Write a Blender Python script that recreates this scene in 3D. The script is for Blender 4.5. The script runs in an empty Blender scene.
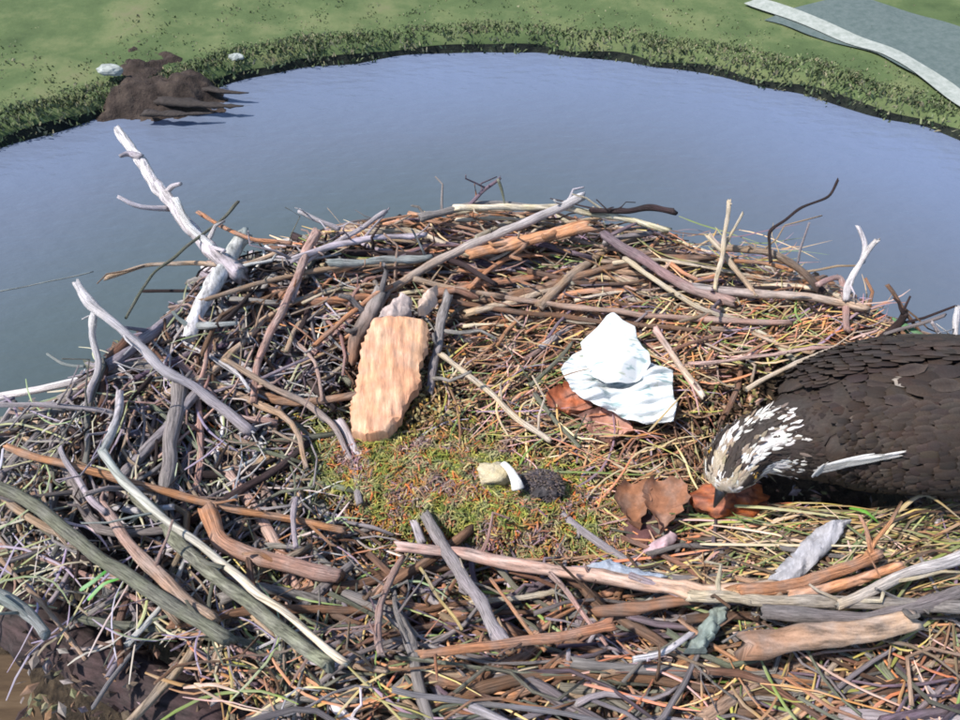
import bpy, math, random
from mathutils import Vector, Matrix, noise
R = math.radians
random.seed(7)
S = bpy.context.scene
COL = S.collection
# ------------------------------------------------------------------ camera, sky, sun
CAM = Vector((0.0, -0.75, 0.80)); PITCH = R(46.8); F = 700.0
cam_d = bpy.data.cameras.new("camera"); cam = bpy.data.objects.new("camera", cam_d); COL.objects.link(cam)
cam.location = CAM; cam.rotation_euler = (math.pi/2-PITCH, 0, 0)
cam_d.sensor_width = 36; cam_d.lens = F/960*36; cam_d.clip_start = 0.02; cam_d.clip_end = 3000
S.camera = cam
SUN_EL, SUN_AZ = R(56), R(-104)        # azimuth measured from +Y (behind the nest) towards +X
W = bpy.data.worlds.new("World"); S.world = W; W.use_nodes = True
wn = W.node_tree.nodes; bg = wn["Background"]; sky = wn.new("ShaderNodeTexSky")
sky.sky_type = 'NISHITA'; sky.sun_disc = False; sky.sun_elevation = SUN_EL; sky.sun_rotation = SUN_AZ
sky.dust_density = 0.6; sky.ozone_density = 2.0
W.node_tree.links.new(sky.outputs[0], bg.inputs[0]); bg.inputs[1].default_value = 0.13
sl = bpy.data.lights.new("sun", 'SUN'); sl.energy = 4.3; sl.angle = R(3.0); sl.color = (1, .94, .87)
so = bpy.data.objects.new("sun", sl); COL.objects.link(so)
sd = Vector((math.sin(SUN_AZ)*math.cos(SUN_EL), math.cos(SUN_AZ)*math.cos(SUN_EL), math.sin(SUN_EL)))
so.rotation_euler = sd.to_track_quat('Z', 'Y').to_euler()
S.cycles.filter_width = 1.8
S.view_settings.view_transform = 'Standard'; S.view_settings.look = 'None'
S.view_settings.exposure = 0.6; S.view_settings.gamma = 1

# ------------------------------------------------------------------ where things stand
cp, sp = math.cos(PITCH), math.sin(PITCH)
def ray(px, py):
    u, v = (px-480)/F, (360-py)/F
    return Vector((u, cp+v*sp, -sp+v*cp))
def P(px, py, z):
    d = ray(px, py); return CAM + d*((z-CAM.z)/d.z)
def proj(p):
    q = p-CAM; dep = q.y*cp-q.z*sp
    return 480+F*q.x/dep, 360-F*(q.y*sp+q.z*cp)/dep, dep
NCX, NCY, NRX, NRY = 0.03, -0.10, 0.80, 0.58
def rr(x, y): return math.hypot((x-NCX)/NRX, (y-NCY)/NRY)
def sm(a, b, t):
    t = max(0, min(1, (t-a)/(b-a))); return t*t*(3-2*t)
def H(x, y):                       # top of the nest: cup, rim, falling flank
    r = rr(x, y)
    return -0.105+0.105*sm(.25, .84, r)-0.42*sm(.88, 1.2, r)
def Hs(x, y):                      # same, without the falling flank
    r = rr(x, y); return -0.105+0.105*sm(.25, .84, r)
def PH(px, py, h):
    z = h
    for _ in range(8):
        p = P(px, py, z); z = .5*z+.5*(Hs(p.x, p.y)+h)
    return P(px, py, z)
OUT = [(-60,400),(40,398),(75,398),(80,370),(110,345),(150,330),(175,300),(205,262),(260,246),(330,225),(420,212),(480,208),
       (600,212),(670,225),(720,262),(790,262),(850,285),(900,325),(1060,365),(1100,760),(-100,760)]
BIRD_PX = [(716,505),(705,470),(712,440),(735,415),(748,392),(800,358),(870,345),(1100,350),(1100,500),(960,498),(860,506),(780,500)]
CORNER = [(-90,545),(30,560),(120,612),(200,650),(260,770),(-90,770)]
def inside(x, y, poly=OUT):
    c = False; n = len(poly)
    for i in range(n):
        x1, y1 = poly[i]; x2, y2 = poly[i-1]
        if (y1 > y) != (y2 > y) and x < (x2-x1)*(y-y1)/(y2-y1)+x1: c = not c
    return c

# ------------------------------------------------------------------ materials
def mat(name):
    m = bpy.data.materials.new(name); m.use_nodes = True
    nt = m.node_tree; return m, nt, nt.nodes, nt.links, nt.nodes["Principled BSDF"]
def ramp(nd, stops):
    r = nd.new("ShaderNodeValToRGB"); e = r.color_ramp.elements
    while len(e) < len(stops): e.new(.5)
    for el, (p, c) in zip(e, stops): el.position = p; el.color = (*c, 1)
    return r
def vcol_mat(name, rough=.8, streak=True, lo=.28, hi=1.4, scale=1.0, bump=.5, trans=0, spec=.25, grey=.4):
    m, nt, nd, lk, b = mat(name)
    a = nd.new("ShaderNodeAttribute"); a.attribute_name = "Col"
    tc = nd.new("ShaderNodeTexCoord"); n = nd.new("ShaderNodeTexNoise")
    if streak:
        mp = nd.new("ShaderNodeMapping"); mp.inputs['Scale'].default_value = (16, 26*scale, 1)
        lk.new(tc.outputs['UV'], mp.inputs[0]); lk.new(mp.outputs[0], n.inputs['Vector']); n.inputs['Scale'].default_value = 1.0
        n.noise_dimensions = '2D'
    else:
        g = nd.new("ShaderNodeNewGeometry"); lk.new(g.outputs['Position'], n.inputs['Vector']); n.inputs['Scale'].default_value = 90*scale
    n.inputs['Detail'].default_value = 8; n.inputs['Roughness'].default_value = .72
    r = ramp(nd, [(.32, (lo,)*3), (.5, (.85, .84, .82)), (.7, (hi,)*3)])
    lk.new(n.outputs[0], r.inputs[0])
    mx = nd.new("ShaderNodeMix"); mx.data_type = 'RGBA'; mx.blend_type = 'MULTIPLY'; mx.inputs[0].default_value = 1
    lk.new(a.outputs['Color'], mx.inputs[6]); lk.new(r.outputs[0], mx.inputs[7])
    # blotches of lichen and bare wood
    n2 = nd.new("ShaderNodeTexNoise"); n2.inputs['Scale'].default_value = 38; n2.inputs['Detail'].default_value = 3
    g2 = nd.new("ShaderNodeNewGeometry"); lk.new(g2.outputs['Position'], n2.inputs['Vector'])
    wr = ramp(nd, [(.42, (0, 0, 0)), (.62, (1, 1, 1))]); lk.new(n2.outputs[0], wr.inputs[0])
    bw = nd.new("ShaderNodeRGBToBW"); lk.new(mx.outputs[2], bw.inputs[0])
    gm = nd.new("ShaderNodeMath"); gm.operation = 'MULTIPLY'; gm.inputs[1].default_value = grey; lk.new(wr.outputs[0], gm.inputs[0])
    tint = nd.new("ShaderNodeMix"); tint.data_type = 'RGBA'; tint.blend_type = 'MULTIPLY'; tint.inputs[0].default_value = 1
    lk.new(bw.outputs[0], tint.inputs[6]); tint.inputs[7].default_value = (1.12, 1.03, .96, 1)
    m2 = nd.new("ShaderNodeMix"); m2.data_type = 'RGBA'; lk.new(gm.outputs[0], m2.inputs[0]); lk.new(mx.outputs[2], m2.inputs[6]); lk.new(tint.outputs[2], m2.inputs[7])
    lk.new(m2.outputs[2], b.inputs['Base Color'])
    b.inputs['Roughness'].default_value = rough; b.inputs['Specular IOR Level'].default_value = spec
    if bump:
        bp = nd.new("ShaderNodeBump"); bp.inputs['Strength'].default_value = bump; bp.inputs['Distance'].default_value = .005
        lk.new(n.outputs[0], bp.inputs['Height']); lk.new(bp.outputs[0], b.inputs['Normal'])
    return m
M_BARK = vcol_mat("bark", bump=.8); M_STRAW = vcol_mat("straw", .55, True, .7, 1.2, .4, .1)
M_MULCH = vcol_mat("mulch", .9, False, .6, 1.3, 1, .2)
M_FEATH = vcol_mat("feather", .75, True, .75, 1.2, 1.2, .15)
M_SPLIT = vcol_mat("peeled_wood", .85, True, .72, 1.15, 1.3, .5, grey=.2)
M_WOOD = vcol_mat("split_wood", .85, False, .72, 1.2, 1.2, .7)
def plain(name, stops, scale, rough=.9, bump=.4, detail=6, dist=.02, stretch=None):
    m, nt, nd, lk, b = mat(name)
    g = nd.new("ShaderNodeNewGeometry"); n = nd.new("ShaderNodeTexNoise"); n.inputs['Scale'].default_value = scale
    n.inputs['Detail'].default_value = detail; n.inputs['Roughness'].default_value = .7
    if stretch:
        mp = nd.new("ShaderNodeMapping"); mp.inputs['Scale'].default_value = stretch
        lk.new(g.outputs['Position'], mp.inputs[0]); lk.new(mp.outputs[0], n.inputs['Vector'])
    else: lk.new(g.outputs['Position'], n.inputs['Vector'])
    r = ramp(nd, stops); lk.new(n.outputs[0], r.inputs[0]); lk.new(r.outputs[0], b.inputs['Base Color'])
    b.inputs['Roughness'].default_value = rough; b.inputs['Specular IOR Level'].default_value = .2
    bp = nd.new("ShaderNodeBump"); bp.inputs['Strength'].default_value = bump; bp.inputs['Distance'].default_value = dist
    lk.new(n.outputs[0], bp.inputs['Height']); lk.new(bp.outputs[0], b.inputs['Normal'])
    return m
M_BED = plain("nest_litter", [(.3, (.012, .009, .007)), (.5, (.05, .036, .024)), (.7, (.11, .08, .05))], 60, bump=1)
M_GRASS = plain("bank_grass", [(.3, (.05, .078, .03)), (.48, (.08, .115, .045)), (.6, (.125, .15, .065)), (.75, (.16, .15, .085))], .55, bump=.6, dist=.1)
M_MUD = plain("mud", [(.3, (.022, .017, .014)), (.5, (.05, .037, .031)), (.7, (.085, .065, .052))], 3.2, bump=1.0, dist=.1)
M_DARKBANK = plain("wet_earth", [(.35, (.006, .008, .008)), (.6, (.02, .024, .018)), (.8, (.07, .085, .04))], 3.0, bump=.8, dist=.1)
M_ROAD = plain("road_gravel", [(.3, (.22, .25, .22)), (.7, (.38, .4, .37))], 8, bump=.2)
M_ASPH = plain("road_asphalt", [(.3, (.07, .10, .095)), (.7, (.12, .15, .145))], 8, bump=.2)
M_PLANK = plain("weathered_board", [(.3, (.035, .022, .014)), (.5, (.09, .06, .035)), (.72, (.15, .11, .075))], 22, bump=.6, stretch=(.12, 1, 1), dist=.004)
M_ROCK = plain("pale_rock", [(.3, (.2, .22, .2)), (.7, (.42, .45, .43))], 6)
def water_mat():
    m, nt, nd, lk, b = mat("pond_water")
    g = nd.new("ShaderNodeNewGeometry")
    sx = nd.new("ShaderNodeSeparateXYZ"); lk.new(g.outputs['Position'], sx.inputs[0])
    n = nd.new("ShaderNodeTexNoise"); n.inputs['Scale'].default_value = .16; n.inputs['Detail'].default_value = 3
    lk.new(g.outputs['Position'], n.inputs['Vector'])
    # sky reflection painted into the colour: grey-green near the pole, bluer further out
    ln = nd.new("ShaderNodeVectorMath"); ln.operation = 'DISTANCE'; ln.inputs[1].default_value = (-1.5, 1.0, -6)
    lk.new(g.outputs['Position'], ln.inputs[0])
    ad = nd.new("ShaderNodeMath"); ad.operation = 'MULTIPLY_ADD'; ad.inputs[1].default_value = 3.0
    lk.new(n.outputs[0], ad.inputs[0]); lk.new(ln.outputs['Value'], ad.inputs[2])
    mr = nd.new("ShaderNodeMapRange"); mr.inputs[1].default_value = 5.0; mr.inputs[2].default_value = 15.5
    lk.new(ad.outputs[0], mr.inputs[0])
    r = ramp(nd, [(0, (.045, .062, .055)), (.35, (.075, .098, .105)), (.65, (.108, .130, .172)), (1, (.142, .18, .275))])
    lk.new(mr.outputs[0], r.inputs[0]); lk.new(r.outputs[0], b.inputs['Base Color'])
    b.inputs['Roughness'].default_value = .12; b.inputs['IOR'].default_value = 1.33
    n1 = nd.new("ShaderNodeTexNoise"); n1.inputs['Scale'].default_value = 2.2; n1.inputs['Detail'].default_value = 5
    mp = nd.new("ShaderNodeMapping"); mp.inputs['Scale'].default_value = (1, 2.2, 1); mp.inputs['Rotation'].default_value = (0, 0, .35)
    lk.new(g.outputs['Position'], mp.inputs[0]); lk.new(mp.outputs[0], n1.inputs['Vector'])
    bp = nd.new("ShaderNodeBump"); bp.inputs['Strength'].default_value = .3; bp.inputs['Distance'].default_value = .12
    lk.new(n1.outputs[0], bp.inputs['Height']); lk.new(bp.outputs[0], b.inputs['Normal'])
    return m
M_WATER = water_mat()

# ------------------------------------------------------------------ mesh helpers
class MB:
    def __init__(s): s.v = []; s.f = []; s.c = []; s.uv = []; s.mi = []
    def add(s, vs, fs, col, uvs=None):
        o = len(s.v); s.v += [tuple(q) for q in vs]
        s.c += col if isinstance(col, list) else [col]*len(vs)
        s.uv += uvs if uvs else [(q[0]*10, q[1]*10) for q in vs]
        s.f += [tuple(i+o for i in f) for f in fs]
    def build(s, name, m, parent=None, smooth=True, origin=None):
        me = bpy.data.meshes.new(name)
        o = Vector(origin) if origin is not None else Vector((0, 0, 0))
        me.from_pydata([(a[0]-o.x, a[1]-o.y, a[2]-o.z) for a in s.v], [], s.f)
        ca = me.attributes.new("Col", 'FLOAT_COLOR', 'POINT')
        ca.data.foreach_set("color", [x for c in s.c for x in (c[0], c[1], c[2], 1.0)])
        ul = me.uv_layers.new(name="UVMap"); idx = [0]*len(me.loops); me.loops.foreach_get("vertex_index", idx)
        ul.data.foreach_set("uv", [x for i in idx for x in s.uv[i]])
        if smooth: me.polygons.foreach_set("use_smooth", [True]*len(me.polygons))
        me.materials.append(m); me.update()
        ob = bpy.data.objects.new(name, me); COL.objects.link(ob); ob.location = o
        if parent: ob.parent = parent; ob.location = o-PW(parent)
        return ob
def PW(o):
    p = Vector(o.location)
    while o.parent: o = o.parent; p += Vector(o.location)
    return p
def empty(name, loc):
    o = bpy.data.objects.new(name, None); COL.objects.link(o); o.location = loc; o.empty_display_size = .05; return o
def tag(o, label, cat, group=None):
    o['label'] = label; o['category'] = cat
    if group: o['group'] = group
    return o
def jit(c, a=.15, h=.04):
    k = 1+random.uniform(-a, a); return tuple(max(.004, x*k*(1+random.uniform(-h, h))) for x in c)
def spline(pts, n):
    out = []; m = len(pts)-1
    for i in range(n+1):
        t = i/n*m; k = min(int(t), m-1); u = t-k
        p0 = pts[max(k-1, 0)]; p1 = pts[k]; p2 = pts[k+1]; p3 = pts[min(k+2, m)]
        out.append(.5*((2*p1)+(p2-p0)*u+(2*p0-5*p1+4*p2-p3)*u*u+(3*p1-p0-3*p2+p3)*u*u*u))
    return out
UVO = [0]
def tube(mb, pts, r0, r1, col, sides=8, rough=.12, flat=1.0, col2=None, knots=True, hollow=False):
    """a tapering, knobbly stick through pts, with broken slanting ends"""
    n = len(pts); vs = []; uvs = []; cs = []; L = 0; UVO[0] += 3.7; sd_ = random.uniform(0, 99)
    gu = random.choice([.25, .5, .9, 1.4]); gv = random.choice([.4, .7, 1, 1.6]); tw_ = random.uniform(-2, 2)
    if knots:
        am = min(max(r0, r1)*.5, .0022); l_ = 0; q_ = []
        for i, p in enumerate(pts):
            if i: l_ += (p-pts[i-1]).length
            k_ = Vector((l_*16, sd_, 0)); q_.append(p+Vector((noise.noise(k_), noise.noise(k_+Vector((0, 7, 0))), noise.noise(k_+Vector((0, 0, 7)))*.6))*am*2)
        pts = q_
    up = Vector((0, 0, 1)); 
    tl, tr = random.uniform(-1, 1), random.uniform(-1, 1)
    for i, p in enumerate(pts):
        t = (pts[min(i+1, n-1)]-pts[max(i-1, 0)]).normalized()
        a = t.cross(up)
        if a.length < 1e-3: a = Vector((1, 0, 0))
        a.normalize(); b = a.cross(t)
        if i: L += (p-pts[i-1]).length
        f = i/(n-1); r = r0+(r1-r0)*f
        r *= 1+rough*noise.noise(Vector((L*40, sd_, 0)))*1.6
        if knots and noise.noise(Vector((L*25, sd_, 5))) > .38: r *= 1.16
        for k in range(sides):
            an = 2*math.pi*k/sides
            q = r*(1+rough*noise.noise(Vector((k*1.7, L*30, sd_))))
            sl_ = 0
            if knots and i == 0: sl_ = -r*(.9*tl*math.cos(an+sd_)+random.uniform(-.2, .9))
            if knots and i == n-1: sl_ = r*(.9*tr*math.cos(an+sd_)+random.uniform(-.2, .9))
            vs.append(p+a*(q*math.cos(an))+b*(q*flat*math.sin(an))+t*sl_)
            uvs.append((UVO[0]+abs(k/sides-.5)*2*gu+L*tw_, L*gv+sd_))
            c = col if col2 is None else tuple(x+(y-x)*f for x, y in zip(col, col2))
            cs.append(c)
    fs = [(i*sides+k, i*sides+(k+1) % sides, (i+1)*sides+(k+1) % sides, (i+1)*sides+k) for i in range(n-1) for k in range(sides)]
    e = len(vs); pale = tuple(min(.7, x*1.5+.05) for x in col)
    vs += [pts[0], pts[-1]]; uvs += [uvs[0], uvs[-1]]; cs += [pale, pale]
    fs += [((k+1) % sides, k, e) for k in range(sides)]+[((n-1)*sides+k, (n-1)*sides+(k+1) % sides, e+1) for k in range(sides)]
    mb.add(vs, fs, cs, uvs)
def stubs(mb, pts, r, col, k):
    """snapped side twigs along a stick"""
    for _ in range(k):
        i = random.randrange(1, len(pts)-1); t = (pts[i+1]-pts[i-1]).normalized()
        d = (t*random.choice([-1, 1])*.7+Vector((random.gauss(0, 1), random.gauss(0, 1), abs(random.gauss(0, .7))))).normalized()
        L = random.choice([r*3, r*4, r*8, .05, .09])*random.uniform(.6, 1.2); e = Vector((random.gauss(0, .15), random.gauss(0, .15), 0))*L
        q = random.uniform(.3, .5)*r
        tube(mb, [pts[i], pts[i]+d*L*.35+e*.3, pts[i]+d*L*.7+e, pts[i]+d*L], q, q*.55, jit(col, .12), 6)
def blade(mb, pts, w, col, col2=None):
    """a folded strip: straw, grass blade, leaf sliver"""
    n = len(pts); vs = []; cs = []; uvs = []; UVO[0] += 1.3; L = 0
    side0 = Vector((random.uniform(-1, 1), random.uniform(-1, 1), random.uniform(-.3, .3)))
    for i, p in enumerate(pts):
        t = (pts[min(i+1, n-1)]-pts[max(i-1, 0)]).normalized(); s = t.cross(Vector((0, 0, 1)))
        if s.length < .1: s = t.cross(side0)
        s.normalize(); nn = s.cross(t)
        ww = w*(1-.75*(i/(n-1))**3)*(.55 if i == 0 else 1); f = i/(n-1); L += .05
        vs += [p-s*ww*.5, p+nn*ww*.35, p+s*ww*.5]
        c = col if col2 is None else tuple(x+(y-x)*f for x, y in zip(col, col2)); cs += [c]*3
        uvs += [(UVO[0], L), (UVO[0]+.1, L), (UVO[0]+.2, L)]
    fs = []
    for i in range(n-1):
        for k in range(2): fs.append((i*3+k, i*3+k+1, i*3+k+4, i*3+k+3))
    mb.add(vs, fs, cs, uvs)

# ------------------------------------------------------------------ water, banks
WZ = -6.0
def struct(o): o['kind'] = 'structure'; return o
mb = MB(); n = 24; vs = []; 
for j in range(n+1):
    for i in range(n+1): vs.append((-420+840*i/n, -420+840*j/n, WZ))
mb.add(vs, [(j*(n+1)+i, j*(n+1)+i+1, (j+1)*(n+1)+i+1, (j+1)*(n+1)+i) for j in range(n) for i in range(n)], (1, 1, 1))
struct(mb.build("water", M_WATER, smooth=False))
shore_px = [(-220,205),(-110,178),(0,150),(50,134),(100,120),(150,108),(200,91),(245,78),(300,70),(330,64),(400,56),(480,53),(560,55),(640,63),(700,71),(760,84),(820,99),(880,115),(960,140),(1060,172),(1180,215)]
sh = [P(x, y, WZ) for x, y in shore_px]
a0 = math.atan2(sh[-1].y, sh[-1].x); a1 = math.atan2(sh[0].y, sh[0].x)-2*math.pi
NB = 14; back = []
for i in range(1, NB):
    f = i/NB; a = a0+(a1-a0)*f; rad = (sh[-1].xy.length*(1-f)+sh[0].xy.length*f)*(1+1.2*math.sin(math.pi*f))
    back.append(Vector((math.cos(a)*rad, math.sin(a)*rad, WZ)))
ctrl = sh+back; ctrl.append(ctrl[0])
loop = spline(ctrl, 420)[:-1]
loop = [p+Vector((noise.noise(p*.9)*.25, noise.noise(p*.9+Vector((9, 0, 0)))*.25, 0)) for p in loop]
# outward normals
def out_n(i):
    t = loop[(i+7) % len(loop)]-loop[i-7]; nn = Vector((t.y, -t.x, 0)).normalized()
    if nn.dot(loop[i].xy.to_3d()) < 0: nn = -nn
    return nn
offs = [(-.35, -.35), (-.04, -.08), (0.02, .17), (.12, .33), (.35, .38), (.9, .42), (1.8, .5), (3.2, .62), (5.5, .8), (9, 1.0), (15, 1.3), (26, 1.8), (50, 2.6), (110, 4), (400, 8)]
def land_z(d):
    for (d0, z0), (d1, z1) in zip(offs, offs[1:]):
        if d <= d1: return WZ+z0+(z1-z0)*max(0, (d-d0)/(d1-d0))
    return WZ+8
mb = MB(); vs = []; Nn = len(loop)
for k, (d, z) in enumerate(offs):
    for i in range(Nn):
        nn = out_n(i); rad = loop[i].xy.to_3d().normalized(); w = min(1, d/8) if d > 0 else 0
        dr = (nn*(1-w)+rad*w).normalized(); p = loop[i]+dr*d
        zz = WZ+z+(noise.noise(Vector((p.x, p.y, WZ))*.8)*.1 if 0 < d < 30 else 0)
        vs.append((p.x, p.y, zz))
g1 = [(k*Nn+i, k*Nn+(i+1) % Nn, (k+1)*Nn+(i+1) % Nn, (k+1)*Nn+i) for k in range(2, len(offs)-1) for i in range(Nn)]
mb.add(vs, g1, (1, 1, 1)); struct(mb.build("bank_ground", M_GRASS))
mb = MB(); mb.add(vs, [(k*Nn+i, k*Nn+(i+1) % Nn, (k+1)*Nn+(i+1) % Nn, (k+1)*Nn+i) for k in range(0, 2) for i in range(Nn)], (1, 1, 1))
struct(mb.build("shore_edge", M_DARKBANK))
# grass growing on the banks
mb = MB()
M_TUFT = vcol_mat("meadow_grass", .7, True, .7, 1.2, .4, 0)
vis = [i for i in range(Nn) if -260 < proj(loop[i])[0] < 1240 and loop[i].y > 2]
for _ in range(7000):
    i = random.choice(vis); d = abs(random.gauss(0, 1))*1.6 if random.random() < .3 else random.uniform(-.12, .7)
    nn = out_n(i); rad = loop[i].xy.to_3d().normalized(); w = min(1, d/8)
    p = loop[i]+(nn*(1-w)+rad*w).normalized()*d+(loop[(i+1) % Nn]-loop[i])*random.random()
    p.z = land_z(d)-.03+noise.noise(Vector((p.x, p.y, WZ))*.8)*.1; h = random.uniform(.04, .12)*(1.2 if d < .5 else .7)
    near = d < .45
    c = jit(random.choice([(.04, .06, .025), (.05, .08, .03)]) if near and random.random() < .3 else random.choice([(.15, .20, .08), (.18, .22, .09), (.25, .24, .13), (.14, .19, .07)]), .25)
    for q in range(3):
        dx = Vector((random.gauss(0, .5), random.gauss(0, .5), 1)).normalized()*h
        o = Vector((random.gauss(0, .06), random.gauss(0, .06), 0))
        s = Vector((random.choice([-1, 1])*.018, random.uniform(-.015, .015), 0))
        a = p+o; mb.add([a-s, a+s, a+dx*.6+s*.7+Vector((0, 0, .02)), a+dx+Vector((dx.x*.3, dx.y*.3, 0))], [(0, 1, 2), (0, 2, 3)], c)
o = mb.build("bank_grass", M_TUFT, smooth=False); tag(o, "short green and straw-coloured grass growing along the pond bank", "grass"); o['kind'] = 'stuff'
# pale track and road in the top right corner
def ribbon(name, A, B, w, m, dz):
    mb = MB(); n = 40; vs = []
    s = (B-A).normalized(); s = Vector((-s.y, s.x, 0))
    for i in range(n+1):
        p = A+(B-A)*(i/n)+s*math.sin(i/n*3.1)*1.0
        for q in (-.5, -.17, .17, .5):
            r = p+s*w*q*(1+.2*noise.noise(p*.7+Vector((q*9, 0, 0))))
            d = min((r.xy-l.xy).length for l in loop[::4]); vs.append((r.x, r.y, land_z(d)+dz+noise.noise(Vector((r.x, r.y, WZ))*.8)*.1))
    mb.add(vs, [(i*4+k, i*4+k+1, (i+1)*4+k+1, (i+1)*4+k) for i in range(n) for k in range(3)], (1, 1, 1)); return struct(mb.build(name, m))
ribbon("gravel_path", P(760, -30, WZ+1.3), P(1100, 160, WZ+1), .42, M_ROAD, .065)
ribbon("road", P(820, -30, WZ+1.4), P(1150, 140, WZ+1.1), 2.4, M_ASPH, .045)

# mud spit at the upper left, with dark driftwood and a pale rock
def poly_mound(name, poly, z0, hgt, m, edge=.5, col=(1, 1, 1), step=.06, rough=.08):
    ws = [P(x, y, z0) for x, y in poly]; wp = [(p.x, p.y) for p in ws]
    x0, x1 = min(p[0] for p in wp), max(p[0] for p in wp); y0, y1 = min(p[1] for p in wp), max(p[1] for p in wp)
    nx, ny = int((x1-x0)/step)+2, int((y1-y0)/step)+2
    def dist(x, y):
        b = 1e9
        for i in range(len(wp)):
            ax, ay = wp[i]; bx, by = wp[i-1]; dx, dy = bx-ax, by-ay
            t = max(0, min(1, ((x-ax)*dx+(y-ay)*dy)/(dx*dx+dy*dy+1e-9))); b = min(b, math.hypot(x-ax-t*dx, y-ay-t*dy))
        return b if inside(x, y, wp) else -b
    mb = MB(); vs = []; ok = []
    for j in range(-1, ny+2):
        for i in range(-1, nx+2):
            x, y = x0+i*step, y0+j*step; d = dist(x, y); ok.append(d > -step*1.5)
            z = z0-.1+(hgt+.1)*sm(-step, edge, d)+rough*(noise.noise(Vector((x*1.5, y*1.5, 0)))+.5*noise.noise(Vector((x*5, y*5, 0)))+.25*noise.noise(Vector((x*12, y*12, 0))))*(1 if d > 0 else 0)
            vs.append((x, y, z))
    w = nx+3; fs = []
    for j in range(ny+2):
        for i in range(nx+2):
            q = (j*w+i, j*w+i+1, (j+1)*w+i+1, (j+1)*w+i)
            if all(ok[a] for a in q): fs.append(q)
    mb.add(vs, fs, col); return mb.build(name, m)
struct(poly_mound("mud_spit", [(96,124),(90,104),(94,80),(104,56),(140,36),(188,38),(210,62),(226,90),(232,98),(222,106),(232,112),(216,118),(170,122),(130,126)], WZ, .46, M_MUD, .8, rough=.2))
for pts, w, lab in [([(175,82),(205,88),(228,92),(248,93)], 14, "upper dark pointed driftwood log jutting from the mud spit over the water"),
                    ([(160,101),(200,104),(225,106),(243,106)], 15, "middle dark driftwood log at the tip of the mud spit"),
                    ([(145,113),(180,114),(214,113)], 11, "lowest short dark driftwood log at the waterline of the mud spit")]:
    ws = [P(x, y, WZ+.22) for x, y in pts]; dep = proj(ws[0])[2]; mb = MB()
    tube(mb, spline(ws, 12), w/2*dep/F, .02, (.045, .036, .033), 10, .4, .55)
    tag(mb.build("driftwood_log", M_BARK, origin=ws[0]), lab, "log", "dark logs at the mud spit")
for (px, py, w, lab) in [(110, 70, .15, "pale angular rock on the near left edge of the brown mud spit"), (236, 57, .10, "small whitish rock in the grass right of the mud spit")]:
    c = P(px, py, WZ+(.62 if px < 200 else .40)); mb = MB(); vs = []; NS, NR = 12, 7
    for j in range(NR+1):
        for i in range(NS):
            a, b = 2*math.pi*i/NS, math.pi*(j/NR-.5)
            d = Vector((math.cos(a)*math.cos(b)*1.7, math.sin(a)*math.cos(b), math.sin(b)*.7))
            vs.append(c+d*w*(1+.35*noise.noise(d*1.7+c)))
    mb.add(vs, [(j*NS+i, j*NS+(i+1) % NS, (j+1)*NS+(i+1) % NS, (j+1)*NS+i) for j in range(NR) for i in range(NS)], (1, 1, 1))
    tag(mb.build("rock", M_ROCK, smooth=False, origin=c), lab, "rock", "pale rocks on the bank")

# ------------------------------------------------------------------ platform under the nest
pf = empty("nest_platform", (0.0, -.15, WZ-.5))
tag(pf, "brown weathered board platform on a pole under the stick nest", "platform")
def box(mb, c, s, col=(1, 1, 1), rz=0, bev=.004):
    vs = []
    for zz, k in ((-1, bev), (-1, 0), (1, 0), (1, bev)):
        pass
    for zz, ins in ((-s[2]/2, bev), (-s[2]/2+bev, 0), (s[2]/2-bev, 0), (s[2]/2, bev)):
        for ax, ay in ((-1, -1), (1, -1), (1, 1), (-1, 1)):
            x, y = ax*(s[0]/2-ins), ay*(s[1]/2-ins)
            vs.append((c[0]+x*math.cos(rz)-y*math.sin(rz), c[1]+x*math.sin(rz)+y*math.cos(rz), c[2]+zz))
    fs = [(3, 2, 1, 0), (12, 13, 14, 15)]+[(l*4+k, l*4+(k+1) % 4, (l+1)*4+(k+1) % 4, (l+1)*4+k) for l in range(3) for k in range(4)]
    mb.add(vs, fs, col)
PZ = -.36
for i in range(9):
    mb = MB(); y = -.84+i*.15
    box(mb, (random.uniform(-.01, .01), y, PZ+random.uniform(-.003, .003)), (1.62, .138, .03)); mb.build("plank", M_PLANK, pf, False, (0, y, PZ))
for x in (-.6, .6):
    mb = MB(); box(mb, (x, -.24, PZ-.07), (.09, 1.4, .1)); mb.build("joist", M_PLANK, pf, False, (x, -.24, PZ-.07))
mb = MB(); tube(mb, [Vector((0, -.24, z)) for z in (WZ-.5, -4, -2, PZ-.02)], .14, .12, (.12, .09, .06), 16, .03); mb.build("pole", M_BARK, pf)

# ------------------------------------------------------------------ the nest
nest = empty("osprey_nest", (NCX, NCY, -.33))
tag(nest, "large round bird nest of woven sticks, straw and moss high over the water", "nest")
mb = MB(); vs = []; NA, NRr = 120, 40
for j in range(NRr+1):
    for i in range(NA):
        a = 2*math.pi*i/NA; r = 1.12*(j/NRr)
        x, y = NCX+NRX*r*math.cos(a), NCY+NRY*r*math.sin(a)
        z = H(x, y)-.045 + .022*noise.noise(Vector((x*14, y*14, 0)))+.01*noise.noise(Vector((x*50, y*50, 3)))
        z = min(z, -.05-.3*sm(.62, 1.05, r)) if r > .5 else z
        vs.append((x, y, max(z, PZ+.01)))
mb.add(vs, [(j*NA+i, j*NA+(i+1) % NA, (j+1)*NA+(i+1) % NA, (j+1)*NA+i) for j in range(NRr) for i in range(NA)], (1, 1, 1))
mb.build("nest_bed", M_BED, nest, origin=(NCX, NCY, -.2))

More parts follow.
